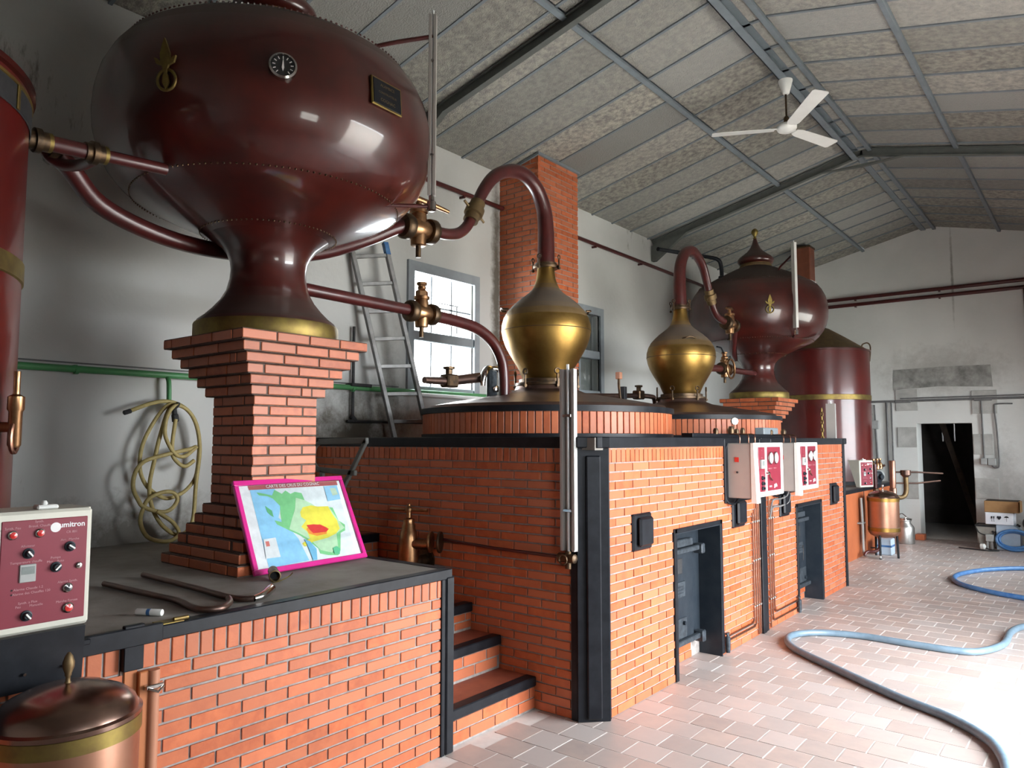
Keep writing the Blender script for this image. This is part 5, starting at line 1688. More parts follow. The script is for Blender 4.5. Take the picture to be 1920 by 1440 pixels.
for s_, y, z, sz in (('Synth. Feu', .930, 1.450, .0115), ('Synth.', 1.010, 1.468, .0115), ('Brouil. Chauffe', 1.012, 1.453, .0115), ('Allumeur', .978, 1.387, .0115), ('Arr.  Marche', 1.110, 1.397, .0115), ('Temperature chauffe', .975, 1.333, .0115),
                     ('Pompe', 1.066, 1.338, .0115), ('Man.   Auto', 1.066, 1.325, .0115), ('Alarme Synth.', 1.108, 1.250, .0115), ('Marche Forcee', 1.108, 1.182, .0115), ('Alarme Chaude 1.2', .985, 1.243, .0115), ('Alarme des Chauffes 120', .995, 1.228, .0115),
                     ('Synth. a Flux', .985, 1.196, .0115), ('Feu        Manuelle', .990, 1.184, .0115)):
    text('caption', s_, sz, (FXo + .0008, y, z), (0, 1, 0), (0, 0, 1), M_FAINTLETTER, fp)
for z in (1.243, 1.228):
    obj('caption_dot', MB().lathe([(.003, 0), (.003, .0015)], (FXo, .935, z), axis=(1, 0, 0), seg=8), M_DIALBLACK, fp)

t = thing('black_ledge', 'black folded steel ledge under the cream console along the platform edge', 'ledge', (PX, .9, 1.0))
obj('ledge_tray', MB().rbox(-3.10, .2, PZ, -2.895, 1.19, 1.035, .003), M_BLACK, t)
obj('ledge_front', MB().prism([(-2.90, .2, .90), (-2.885, .2, 1.09), (-2.90, .2, 1.092), (-2.95, .2, 1.06), (-2.95, .2, .90)], (0, 1.165 - .2, 0)), M_BLACK, t)
obj('ledge_lip', MB().rbox(-2.952, 1.165, .965, -2.925, 1.47, 1.035, .003), M_BLACK, t)
obj('ledge_strap', MB().rbox(-2.955, 1.325, .875, -2.93, 1.40, 1.045, .003), M_BLACK, t)
for y in (.98, 1.10):
    obj('ledge_screw', MB().lathe([(.006, 0), (.005, .004)], (-2.888, y, .96), axis=(1, 0, 0), seg=10), M_CHROME, t)

o = thing('wooden_batten', 'tan wooden batten with a metal clip upright before the platform bricks', 'batten', (-2.93, 1.42, 0))
obj('batten_board', MB().rbox(PX + .006, 1.385, 0, PX + .035, 1.428, .862, .004), M_WOOD, o)
obj('batten_half_round', MB().lathe([(.022, 0), (.022, .862)], (PX + .032, 1.442, 0), seg=16), M_TANWOOD, o, smooth=40)
obj('metal_clip', MB().rbox(PX + .03, 1.40, .795, PX + .062, 1.47, .812, .003).tube([(PX + .062, 1.41, .80), (PX + .075, 1.44, .785), (PX + .062, 1.468, .80)], .005, 6), M_CHROME, o)

# its twin on the far platform: the console, every part and every sub-part copied
def copy_tree(o, parent=None):
    c = o.copy()
    COL.objects.link(c)
    if parent is not None:
        c.parent = parent
    for k in list(o.children):
        copy_tree(k, c)
    return c


con = bpy.data.objects['control_console']
far_con = copy_tree(con)
far_con.location = (-2.99, 12.50, 1.0)
far_con.rotation_euler = (0, 0, math.radians(-24))
far_con['label'] = 'cream console with maroon front on the far platform before the red vat'
for c in (con, far_con):
    c['group'] = 'control consoles on the platforms'
far_con.name = 'control_console.001'

# framed map leaning against the pedestal
t = thing('framed_map', 'magenta framed map of wine districts leaning against the brick pedestal', 'map', (-3.63, 2.68, PZ))
A, B, C_, D = Vector((-3.845, 2.29, 1.515)), Vector((-3.885, 3.08, 1.515)), Vector((-3.592, 2.285, 1.022)), Vector((-3.622, 3.085, 1.022))
u_ = (D - C_)
v_ = (A - C_)
nn = u_.cross(v_).normalized()
if nn.x < 0:
    nn = -nn
W_, H_ = u_.length, v_.length
uu, vv = u_.normalized(), v_.normalized()


def mp(u, v, off=0.0):   # sheet coordinates (0..1 across, 0..1 downwards) to the leaning sheet
    fr = .030
    return C_ + uu * (fr + u * (W_ - 2 * fr)) + vv * (H_ - fr - v * (H_ - 2 * fr)) + nn * off


def bar(p, q, w_, nm):
    d = (q - p).normalized()
    obj(nm, MB().obox((p + q) / 2 + nn * .004, d, d.cross(nn), nn, ((q - p).length, w_, .024), .004), M_PINK, t)


bar(C_ + vv * .015, D + vv * .015, .030, 'frame_rail')
bar(A - vv * .015, B - vv * .015, .030, 'frame_rail')
bar(C_ + uu * .015 + vv * .03, A + uu * .015 - vv * .03, .030, 'frame_stile')
bar(D - uu * .015 + vv * .03, B - uu * .015 - vv * .03, .030, 'frame_stile')
obj('backing', MB().obox(mp(.5, .5, -.006), uu, vv, nn, (W_ - .03, H_ - .03, .004), 0), M_CARTON, t)
INK = {}


def ink(nm, rgb):
    if nm not in INK:
        c = lin(rgb)
        INK[nm] = mat('print_' + nm, c, 0.6, spec=0.2, col2=(c[0] * .9, c[1] * .9, c[2] * .9, 1), scale=30)
    return INK[nm]


sheet = obj('map_sheet', MB().poly([mp(0, 0), mp(1, 0), mp(1, 1), mp(0, 1)]), ink('paper', (240, 244, 246)), t, recalc=False)
POLYS = [('land', (225, 236, 238), [(.098, .054), (.945, .054), (.945, .995), (.099, .999)]),
         ('banner', (176, 96, 98), [(.087, .002), (.958, .002), (.959, .058), (.09, .054)]),
         ('sea', (150, 212, 248), [(.098, .054), (.323, .056), (.33, .30), (.29, .42), (.349, .525), (.42, .70), (.469, .981), (.099, .999)]),
         ('green', (128, 208, 142), [(.316, .07), (.376, .127), (.417, .087), (.457, .135), (.503, .113), (.565, .135), (.576, .231), (.629, .279), (.669, .327), (.718, .333), (.837, .358), (.86, .537), (.914, .6), (.899, .675), (.845, .699), (.794, .918), (.758, .976), (.663, .956), (.587, .92), (.583, .856), (.519, .76), (.439, .663), (.354, .588), (.262, .503), (.248, .45), (.308, .479), (.315, .377), (.33, .277), (.282, .18), (.239, .145), (.167, .128), (.15, .087), (.22, .113), (.282, .139)]),
         ('island', (100, 185, 130), [(.196, .262), (.246, .328), (.247, .41), (.226, .387), (.201, .343)]),
         ('pale_green', (188, 226, 186), [(.496, .191), (.572, .23), (.629, .279), (.669, .327), (.80, .345), (.86, .537), (.90, .64), (.80, .70), (.78, .86), (.70, .93), (.60, .88), (.53, .74), (.44, .64), (.36, .575), (.401, .471), (.461, .333)]),
         ('yellow', (238, 228, 84), [(.501, .38), (.538, .321), (.624, .305), (.686, .329), (.792, .336), (.813, .442), (.844, .534), (.847, .644), (.795, .701), (.705, .739), (.551, .765), (.46, .812), (.443, .768), (.527, .719), (.519, .634), (.474, .564), (.538, .49), (.498, .442)]),
         ('orange', (240, 150, 60), [(.515, .60), (.56, .56), (.66, .56), (.72, .61), (.70, .69), (.60, .70), (.53, .66)]),
         ('red', (222, 60, 56), [(.526, .551), (.593, .55), (.664, .566), (.734, .631), (.703, .664), (.571, .663), (.547, .617)]),
         ('inset', (150, 205, 235), [(.804, .066), (.946, .062), (.945, .256), (.804, .273)]),
         ('inset_land', (190, 215, 190), [(.86, .10), (.92, .10), (.93, .19), (.87, .20)]),
         ('legend', (232, 238, 240), [(.108, .662), (.216, .658), (.218, .891), (.091, .888)]),
         ('legend_red', (225, 130, 120), [(.118, .69), (.15, .69), (.15, .75), (.118, .75)]),
         ('lake', (120, 190, 225), [(.47, .72), (.52, .76), (.56, .86), (.54, .99), (.50, .99), (.49, .85)]),
         ('dark_green', (95, 195, 145), [(.72, .88), (.76, .86), (.79, .90), (.77, .97), (.72, .95)])]
for k, (nm, rgb, pts) in enumerate(POLYS):
    obj('print_' + nm, MB().poly([mp(a, b, .0004 * (k + 1)) for a, b in pts]), ink(nm, rgb), sheet, recalc=False)
text('map_title', 'CARTE DES CRUS DU COGNAC', .027, mp(.50, .029, .0075), uu, vv, M_LETTER, sheet, bold=.0003)
obj('acrylic_sheet', MB().poly([mp(-.01, 1.01, .010), mp(1.01, 1.01, .010), mp(1.01, -.01, .010), mp(-.01, -.01, .010)]), M_PLEXI, t, recalc=False)

# bent rods, hinge, white tube and brass nozzle
z = PZ + .016
o = tag(obj('bent_copper_rod', MB().tube(spline([(-3.96, 1.68, z), (-3.53, 1.70, z), (-3.30, 1.71, z), (-3.10, 1.685, z), (-3.02, 1.70, z), (-3.0, 1.76, z), (-3.06, 1.83, z + .003), (-3.12, 1.86, z + .008)], 6), .0145, 12), M_COPPERDK, smooth=50), 'dark bent copper tube lying on the slate, the one closer to the edge', 'tube')
o = thing('bent_drain_tube', 'dark bent tube with a bright flared end lying on the slate behind the other', 'tube', (-3.5, 1.95, PZ))
obj('tube_run', MB().tube(spline([(-4.06, 1.92, z), (-3.54, 1.91, z), (-3.22, 1.895, z), (-3.10, 1.91, z), (-3.06, 1.95, z)], 6), .0145, 12), M_COPPERDK, o, smooth=50)
obj('flared_end', MB().tube(spline([(-3.06, 1.95, z), (-3.07, 2.0, z + .004), (-3.11, 2.06, z + .012), (-3.135, 2.09, z + .016)], 5), [.0145, .0145, .015, .016, .017, .018, .0185, .019, .0195, .02, .02, .02, .02, .02, .02, .021], 12, caps=False), M_CHROME, o, smooth=50)
o = thing('white_tube', 'short white plastic tube with a blue mark lying by the brass hinge', 'tube', (-3.17, 1.53, PZ))
d_ = Vector((.10, .06, 0)).normalized()
obj('tube_body', MB().lathe([(.013, -.058), (.014, -.055), (.014, .055), (.013, .058)], (-3.17, 1.53, PZ + .0145), axis=d_, seg=16), M_WHITE, o, smooth=40)
obj('tube_mark', MB().lathe([(.0143, -.008), (.0143, .008)], (-3.17, 1.53, PZ + .0145), axis=d_, seg=16, caps=False), M_BLUEHOSE2, o, smooth=40)
o = thing('brass_bracket', 'small brass hinge bracket on the black platform edge', 'hinge', (-2.99, 1.52, PZ))
obj('hinge_leaf', MB().rbox(-3.02, 1.47, PZ + .003, -2.955, 1.57, PZ + .008, .001), M_BRASSBAND, o)
obj('hinge_knuckle', MB().lathe([(.009, -.03), (.009, .03)], (-2.975, 1.565, PZ + .012), axis=(0, 1, 0), seg=10), M_BRASSBAND, o)
o = thing('brass_nozzle', 'stubby brass hose nozzle lying at the foot of the framed map', 'nozzle', (-3.46, 2.28, PZ))
d_ = Vector((.85, -.45, -.1)).normalized()
c_ = Vector((-3.46, 2.32, PZ + .032))
obj('nozzle_body', MB().lathe([(.022, -.075), (.026, -.06), (.027, 0), (.031, .02), (.031, .05), (.026, .052), (.024, .02)], c_, axis=d_, seg=20, caps=False), M_DUSTBRASS, o, smooth=40)
obj('nozzle_bore_shade', MB().lathe([(0, .015), (.0245, .015)], c_, axis=d_, seg=20, caps=False), M_DARKRUBBER, o)  # dark disc standing for the shade inside the bore
obj('nozzle_wire', MB().tube(spline([c_ + d_ * .05 + Vector((.0, -.02, -.02)), c_ + d_ * .08 + Vector((0, 0, -.024)), c_ + Vector((.04, .06, -.02)), c_ + Vector((.05, .08, .0))], 5), .003, 6), M_BRASSBAND, o)

# copper receivers: one before the platform, one before the far platform
def receiver(lab, cx, cy, r, zb, zl, near):
    t = thing('copper_receiver', lab, 'vessel', (cx, cy, 0))
    c = (cx, cy, 0)
    obj('receiver_wall', MB().lathe([(r * .55, zb - .07), (r * .85, zb - .04), (r * .99, zb), (r, zb + .04), (r, zl - .01)], c, seg=64), M_COPPER, t, smooth=50)
    obj('brass_hoop', MB().lathe([(r, zl - .062), (r + .006, zl - .060), (r + .006, zl - .012), (r, zl - .010)], c, seg=64, caps=False), M_BRASSBAND if near else M_BRASS, t, smooth=30)
    obj('brass_hoop', MB().lathe([(r, zb + .02), (r + .005, zb + .022), (r + .005, zb + .075), (r, zb + .08)], c, seg=64, caps=False), M_BRASSBAND if near else M_BRASS, t, smooth=30)
    obj('receiver_lid', MB().lathe([(r - .02, zl - .012), (r + .006, zl - .010), (r + .007, zl + .004), (r - .004, zl + .010), (r * .93, zl + .035), (r * .8, zl + .058), (r * .55, zl + .083), (r * .25, zl + .098), (0, zl + .102)], c, seg=64, caps=False), M_COPPERLID, t, smooth=35)
    obj('lid_knob', MB().lathe([(.012, zl + .098), (.007, zl + .107), (.007, zl + .12), (.010, zl + .124), (.010, zl + .13), (.017, zl + .15), (.018, zl + .165), (.012, zl + .185), (.004, zl + .197), (0, zl + .198)], c, seg=20, caps=False), M_DUSTBRASS if near else M_CHROME, t, smooth=50)
    for k in range(3):
        a = 2 * PI * k / 3 + .4
        obj('leg', MB().tube([(cx + r * .8 * math.cos(a), cy + r * .8 * math.sin(a), zb), (cx + r * .85 * math.cos(a), cy + r * .85 * math.sin(a), 0)], .016, 8), M_BLACK, t)
    return t


receiver('copper receiver with domed brown lid and brass hoop before the brick platform', -2.665, 1.03, .215, .36, .865, True)
receiver('small copper receiver with brass hoops on legs, before the far platform', -2.65, 12.2, .215, .38, .90, False)
# ------------------------------------------------------------------ ladder, hand rail, hanging hose
t = thing('aluminium_ladder', 'grey aluminium ladder leaning between the big heater and the bright window', 'ladder', (-4.95, 4.7, ZT))
lf, rf = Vector((-5.175, 4.725, ZT)), Vector((-5.035, 5.03, ZT))
lt, rtp = Vector((-5.405, 4.36, 3.56)), Vector((-5.28, 4.67, 3.62))
d_ = (rf - lf).normalized()
for a, b in ((lf, lt), (rf, rtp)):
    ax = (b - a).normalized()
    obj('ladder_rail', MB().obox((a + b) / 2, ax, d_, ax.cross(d_), ((b - a).length, .040, .065), .004), M_LADDER, t)
for k in range(7):
    f_ = .085 + k * .142
    p, q = lf.lerp(lt, f_), rf.lerp(rtp, f_)
    dd = (q - p).normalized()
    obj('ladder_rung', MB().obox((p + q) / 2, dd, Vector((0, 0, 1)), dd.cross(Vector((0, 0, 1))), ((q - p).length, .034, .034), .003), M_LADDER, t)
obj('rail_tape', MB().obox(rf.lerp(rtp, .97), (rtp - rf).normalized(), d_, (rtp - rf).normalized().cross(d_), (.12, .044, .069), 0), M_BLUEHOSE2, t)

o = thing('steel_hand_rail', 'grey steel hand rail frame at the top of the steps behind the pedestal', 'rail', (-4.5, 3.6, PZ))
rail = [(-4.80, 3.6, 1.735), (-4.25, 3.6, 1.745)]
def flat(a, b, nm, w_=.035):
    a, b = Vector(a), Vector(b)
    dd = (b - a).normalized()
    n_ = Vector((0, 1, 0))
    obj(nm, MB().obox((a + b) / 2, dd, n_, dd.cross(n_), ((b - a).length, .03, w_), .004), M_DKSTEEL, o)
flat((-4.80, 3.6, 1.735), (-4.235, 3.6, 1.745), 'rail_bar', .045)
flat((-4.245, 3.6, 1.75), (-4.45, 3.6, 1.46), 'rail_strut')
flat((-4.81, 3.6, 1.52), (-4.36, 3.6, 1.505), 'rail_bar', .04)
obj('rail_bend', MB().tube(spline([(-4.78, 3.6, 1.735), (-4.85, 3.6, 1.70), (-4.875, 3.6, 1.63), (-4.86, 3.6, 1.56), (-4.80, 3.6, 1.52)], 5), .018, 8), M_DKSTEEL, o, smooth=50)
flat((-4.45, 3.6, 1.47), (-4.75, 3.6, 1.03), 'rail_strut')
flat((-4.76, 3.6, 1.52), (-4.76, 3.6, 1.015), 'rail_post')

o = thing('yellow_hose', 'pale yellow hose looped on the green pipe branch beside the pedestal', 'hose', (-5.3, 2.65, 1.5))
H1 = [(-5.33, 2.38, 1.95), (-5.33, 2.45, 1.98), (-5.33, 2.53, 2.01), (-5.33, 2.62, 2.03), (-5.33, 2.71, 2.02), (-5.33, 2.79, 1.98), (-5.33, 2.86, 1.9), (-5.33, 2.9, 1.77), (-5.33, 2.9, 1.62), (-5.33, 2.88, 1.47), (-5.33, 2.81, 1.38), (-5.33, 2.73, 1.34), (-5.33, 2.66, 1.33), (-5.33, 2.58, 1.37), (-5.33, 2.51, 1.44), (-5.33, 2.47, 1.54), (-5.33, 2.47, 1.66), (-5.33, 2.5, 1.77), (-5.325, 2.56, 1.89)]
H2 = [(-5.315, 2.62, 1.98), (-5.31, 2.67, 2.01), (-5.30, 2.63, 1.93), (-5.30, 2.58, 1.74), (-5.30, 2.56, 1.63), (-5.30, 2.53, 1.47), (-5.30, 2.53, 1.36), (-5.30, 2.56, 1.25), (-5.30, 2.62, 1.15), (-5.30, 2.7, 1.08), (-5.30, 2.76, 1.06), (-5.30, 2.83, 1.1), (-5.30, 2.86, 1.2), (-5.30, 2.87, 1.43), (-5.30, 2.89, 1.62)]
H4 = [(-5.29, 2.88, 1.75), (-5.28, 2.84, 1.88), (-5.27, 2.77, 1.97), (-5.265, 2.68, 2.0), (-5.26, 2.62, 1.93), (-5.255, 2.60, 1.82), (-5.255, 2.62, 1.74), (-5.255, 2.68, 1.65), (-5.255, 2.75, 1.63), (-5.255, 2.82, 1.68)]
H3 = [(-5.26, 2.84, 1.70), (-5.26, 2.80, 1.685), (-5.26, 2.73, 1.67), (-5.265, 2.6, 1.64), (-5.27, 2.47, 1.6), (-5.27, 2.41, 1.52), (-5.27, 2.4, 1.42), (-5.27, 2.44, 1.33), (-5.265, 2.48, 1.28), (-5.26, 2.6, 1.24), (-5.255, 2.67, 1.26), (-5.255, 2.71, 1.32), (-5.255, 2.68, 1.37), (-5.26, 2.61, 1.38), (-5.265, 2.51, 1.34), (-5.27, 2.47, 1.26), (-5.27, 2.46, 1.17), (-5.27, 2.51, 1.075), (-5.265, 2.6, 1.035), (-5.26, 2.68, 1.035), (-5.255, 2.73, 1.08), (-5.25, 2.68, 1.16), (-5.25, 2.6, 1.22), (-5.25, 2.56, 1.25)]
obj('hose_run', MB().tube(spline(H1 + H2 + H4 + H3, 4), .0145, 8), M_YELLOWHOSE, o, smooth=60)
obj('hose_tail', MB().tube(spline([(-5.30, 2.70, 1.90), (-5.29, 2.68, 1.78), (-5.28, 2.67, 1.70), (-5.27, 2.675, 1.63), (-5.26, 2.72, 1.575), (-5.26, 2.77, 1.56), (-5.26, 2.83, 1.60)], 5), .0145, 8), M_YELLOWHOSE, o, smooth=60)
obj('hose_end', MB().lathe([(.013, -.02), (.017, -.015), (.017, .03), (.012, .035)], (-5.33, 2.375, 1.948), axis=(0, -1, -.35), seg=10), M_DARKRUBBER, o)
obj('hose_coupling', MB().lathe([(.016, -.05), (.024, -.045), (.024, .0), (.018, .01), (.018, .07)], (-5.315, 2.70, 1.93), axis=(0, -.15, 1), seg=10), M_DARKRUBBER, o)
obj('hose_strap', MB().tube([Vector((-5.31, 2.685, 1.99)) + Vector((math.cos(q) * .06, math.sin(q) * .03, math.sin(q) * .03)) for q in [2 * PI * j / 12 for j in range(12)]], .008, 6, closed=True), M_DARKRUBBER, o)

# ------------------------------------------------------------------ blue hoses on the floor
Z = .029
P1 = [(.5, 8.8), (-.30, 8.70), (-.55, 8.55), (-.68, 8.42), (-.75, 8.11), (-.76, 7.60), (-.88, 7.24), (-1.05, 7.13), (-1.4, 7.125), (-1.75, 7.14), (-2.05, 7.05), (-2.22, 6.87), (-2.245, 6.65), (-2.1, 6.37), (-1.71, 6.04), (-1.19, 5.63), (-.84, 5.41), (-.62, 5.17), (-.52, 4.92), (-.47, 4.65), (-.40, 4.2), (-.1, 3.7)]
o = tag(obj('floor_hose', MB().tube(spline([(x, y, Z) for x, y in P1], 8), .0285, 12), M_BLUEHOSE, smooth=60), 'thick grey-blue hose snaking in a big loop across the tiled floor', 'hose')
P2 = [(.6, 12.6), (-.4, 12.45), (-.95, 12.2), (-1.32, 11.77), (-1.53, 11.25), (-1.57, 10.83), (-1.45, 10.43), (-1.15, 10.12), (-.78, 9.93), (-.2, 9.75), (.5, 9.7)]
o = tag(obj('floor_hose', MB().tube(spline([(x, y, Z) for x, y in P2], 8), .0285, 12), M_BLUEHOSE2, smooth=60), 'bright blue hose in a hairpin on the floor further back', 'hose')

# ------------------------------------------------------------------ ceiling fan
fx, fy = -2.40, 7.50
t = thing('ceiling_fan', 'white three-bladed ceiling fan hanging on a rod from the ridge', 'fan', (fx, fy, RZ - .2))
obj('canopy', MB().lathe([(.02, 5.28), (.035, 5.29), (.055, 5.36), (.07, 5.42), (.07, 5.43)], (fx, fy, 0), seg=28), M_WHITE, t, smooth=50)
obj('rod', MB().lathe([(.010, 4.98), (.010, 5.30)], (fx, fy, 0), seg=12), M_DARKBRONZE, t, smooth=40)
obj('rod_yoke', MB().lathe([(.018, 4.97), (.028, 4.98), (.028, 5.03), (.016, 5.05)], (fx, fy, 0), seg=12), M_DARKBRONZE, t, smooth=40)
obj('motor', MB().lathe([(.0, 4.885), (.06, 4.887), (.088, 4.90), (.098, 4.92), (.098, 4.945), (.075, 4.965), (.03, 4.975)], (fx, fy, 0), seg=36, caps=False), M_WHITE, t, smooth=50)
for a in (-51, 70, 207):
    a = math.radians(a)
    d = Vector((math.cos(a), math.sin(a), 0))
    s_ = Vector((-d.y, d.x, 0))
    up = (Vector((0, 0, 1)) + s_ * .16).normalized()
    s2 = d.cross(up) * -1
    c0 = Vector((fx, fy, 4.915))
    mb = MB()
    L0, L1 = .12, (.84 if d.y < -.5 else .74)
    out = [(L0, -.04), (L0 + .06, -.06), (L1 - .02, -.076), (L1, -.062), (L1, .062), (L1 - .02, .076), (L0 + .06, .06), (L0, .04)]
    mb.prism([c0 + d * p + s2 * q - up * .003 for p, q in out], up * .006)
    b = obj('blade', mb, M_WHITE, t)
    obj('blade_iron', MB().obox(c0 + d * .12 + up * .008, d, s2, up, (.12, .035, .008), .002), M_WHITE, b)

# ------------------------------------------------------------------ by the end doorway
t = thing('steel_milk_can', 'shiny steel can standing by the doorway beside the small copper receiver', 'can', (-2.74, 14.15, 0))
obj('can_body', MB().lathe([(.135, 0), (.14, .01), (.14, .26), (.13, .29), (.09, .34), (.085, .37), (.10, .38), (.10, .40)], (-2.74, 14.15, 0), seg=32), M_ALU, t, smooth=40)
obj('can_lid', MB().lathe([(.098, .395), (.104, .40), (.104, .42), (.05, .435), (0, .437)], (-2.74, 14.15, 0), seg=28, caps=False), M_CHROME, t, smooth=40)
obj('can_handle', MB().tube(spline([(-2.81, 14.08, .36), (-2.84, 14.05, .44), (-2.78, 14.11, .50), (-2.72, 14.17, .44)], 5), .008, 6), M_CHROME, t, smooth=40)
t = thing('transfer_pump', 'grey electric pump among brass fittings on the far platform edge', 'pump', (-2.99, 13.40, PZ))
obj('motor_body', MB().lathe([(.07, -.14), (.09, -.13), (.095, -.10), (.095, .10), (.085, .13), (.05, .14)], (-3.02, 13.50, 1.16), axis=(.2, 1, 0), seg=28), M_GREYPLASTIC, t, smooth=40)
obj('pump_head', MB().lathe([(.03, 0), (.085, .01), (.09, .06), (.05, .08), (.04, .12)], (-2.98, 13.33, 1.15), axis=(.9, -.5, 0), seg=24), M_IRON, t, smooth=40)
obj('pump_foot', MB().rbox(-3.11, 13.37, PZ + .003, -2.97, 13.63, 1.07, .006), M_IRON, t)
obj('fitting_pipe', MB().tube(spline([(-3.00, 13.05, 1.30), (-2.98, 13.25, 1.33), (-2.98, 13.5, 1.30), (-2.95, 13.75, 1.32)], 5), .022, 10), M_COPPERPIPE, t, smooth=50)
for y in (13.15, 13.4, 13.6):
    obj('brass_fitting', MB().lathe([(.02, -.06), (.04, -.05), (.04, .03), (.02, .06), (.012, .09), (.028, .10), (.028, .12)], (-2.98, y, 1.32), seg=12), M_BRONZE, t, smooth=40)
obj('valve_wheel', MB().tube([Vector((-2.98, 13.08, 1.36)) + Vector((math.cos(q), 0, math.sin(q))) * .045 for q in [2 * PI * j / 14 for j in range(14)]], .008, 6, closed=True), M_IRON, t)
t = thing('spirit_safe_column', 'copper column with a funnel and U bend beside the small copper receiver', 'pipe', (-2.60, 12.75, 0))
cxx, cyy = -2.62, 12.75
obj('column', MB().lathe([(.05, .80), (.05, 1.0), (.042, 1.01), (.046, 1.06), (.046, 1.42), (.04, 1.43)], (cxx, cyy, 0), seg=20), M_COPPERPIPE, t, smooth=40)
obj('column_stem', MB().lathe([(.016, 0), (.016, .70), (.035, .80)], (cxx, cyy, 0), seg=14), M_COPPERDK, t, smooth=40)
obj('u_bend', MB().tube(spline([(cxx, cyy, .90), (cxx + .06, cyy + .05, .86), (cxx + .13, cyy + .10, .88), (cxx + .16, cyy + .13, .97), (cxx + .16, cyy + .13, 1.18)], 6), .035, 12), M_DUSTBRASS, t, smooth=50)
obj('funnel', MB().lathe([(.035, 1.17), (.05, 1.19), (.075, 1.21), (.075, 1.28), (.068, 1.28)], (cxx + .16, cyy + .13, 0), seg=20, caps=False), M_COPPERDK, t, smooth=40)
for z, e in ((1.25, .62), (1.08, .58)):
    obj('outlet_arm', MB().tube([(cxx + .02, cyy + .05, z), (cxx + .30, cyy + .25, z - .0), (cxx + e, cyy + .45, z - .02 + .06 * (z < 1.1))], .014, 8), M_COPPERDK, t, smooth=40)
t = thing('red_stand_pipe', 'dark red upright pipe on the far platform edge beside the pump', 'pipe', (-2.93, 13.0, .2))
obj('pipe_run', MB().tube([(-2.93, 13.02, .95), (-2.93, 13.02, 1.36)], .03, 12), M_PIPE, t, smooth=40)
obj('pipe_foot', MB().lathe([(.05, .93), (.05, .97), (.03, .98)], (-2.93, 13.02, 0), seg=14), M_DARKBRONZE, t)
t = thing('grey_drain_pipe', 'pale grey pipe bracketed to the far platform face, bending at the floor', 'pipe', (-2.9, 12.05, 0))
obj('pipe_run', MB().tube(spline([(-2.92, 12.05, .88), (-2.91, 12.05, .5), (-2.91, 12.05, .14), (-2.90, 12.05, .06), (-2.86, 12.05, .035), (-2.66, 12.0, .035)], 5), .02, 10), M_GREYPLASTIC, t, smooth=50)
obj('pipe_bracket', MB().rbox(-2.97, 11.95, .50, -2.89, 12.15, .52, .003), M_GREYPLASTIC, t)
t = thing('red_drain_cock', 'dark red drain pipe with a cock under the small copper receiver', 'valve', (-2.75, 12.0, 0))
obj('cock_pipe', MB().tube(spline([(-2.72, 12.2, .33), (-2.72, 12.2, .15), (-2.76, 12.1, .10), (-2.84, 11.95, .10), (-2.86, 11.9, .05)], 5), .022, 10), M_PIPE, t, smooth=50)
obj('cock_lever', MB().tube([(-2.80, 12.02, .16), (-2.70, 11.96, .17)], .01, 8), M_DARKRUBBER, t)
t = thing('blue_white_box', 'pale blue box on the floor under the small copper receiver', 'box', (-2.72, 12.65, 0))
obj('box_body', MB().rbox(-2.83, 12.5, 0, -2.62, 12.8, .24, .01), M_JERRY, t)
obj('box_band', MB().rbox(-2.832, 12.498, .12, -2.618, 12.802, .15, .002), M_BLUEHOSE2, t)
o = tag(obj('broken_brick', MB().rbox(-2.70, 14.72, 0, -2.56, 14.92, .10, .008), M_BRICK), 'single orange brick lying against the doorway jamb', 'brick')

# cartons, bucket, canister and pump beyond the doorway
t = thing('brown_carton', 'open brown cardboard carton on top of the white carton beyond the doorway', 'carton', (-1.36, 14.55, .58))
obj('carton_side', MB().rbox(-1.60, 14.30, .585, -1.13, 14.70, .765, .004), M_CARTON, t)
obj('carton_flap', MB().obox((-1.105, 14.33, .69), (1, -.1, .05), (0, 1, 0), (0, 0, 1), (.006, .34, .17), 0), M_CARTON, t)
obj('carton_inside_shade', MB().box(-1.59, 14.31, .766, -1.14, 14.69, .768), M_DARKWOOD, t)  # dark sheet on the solid top, standing for the shaded inside
t = thing('white_carton', 'white carton printed with handling symbols below the brown carton', 'carton', (-1.40, 14.5, .39))
obj('carton_side', MB().rbox(-1.59, 14.26, .395, -1.21, 14.72, .583, .006), M_WHITECARTON, t)
ys = 14.255
mb = MB()
for x in (-1.50, -1.47):      # two glasses
    mb.prism([(x - .010, ys, .525), (x + .010, ys, .525), (x + .006, ys, .49), (x - .006, ys, .49)], (0, -.002, 0))
    mb.box(x - .002, ys - .002, .45, x + .002, ys, .49).box(x - .008, ys - .002, .445, x + .008, ys, .45)
obj('arrows_mark', mb, M_BLACK, t)
obj('heart_mark', MB().prism([(-1.40, ys, .47), (-1.37, ys, .505), (-1.375, ys, .53), (-1.39, ys, .535), (-1.40, ys, .522), (-1.41, ys, .535), (-1.425, ys, .53), (-1.43, ys, .505)], (0, -.002, 0)), M_BLACK, t)
obj('umbrella_mark', MB().prism([(-1.335, ys, .51), (-1.32, ys, .53), (-1.30, ys, .537), (-1.28, ys, .53), (-1.265, ys, .51)], (0, -.002, 0)).box(-1.302, ys - .002, .45, -1.298, ys, .51), M_BLACK, t)
t = thing('grey_bucket', 'grey square bucket with dark rim beside the unlit doorway', 'bucket', (-1.60, 14.45, 0))
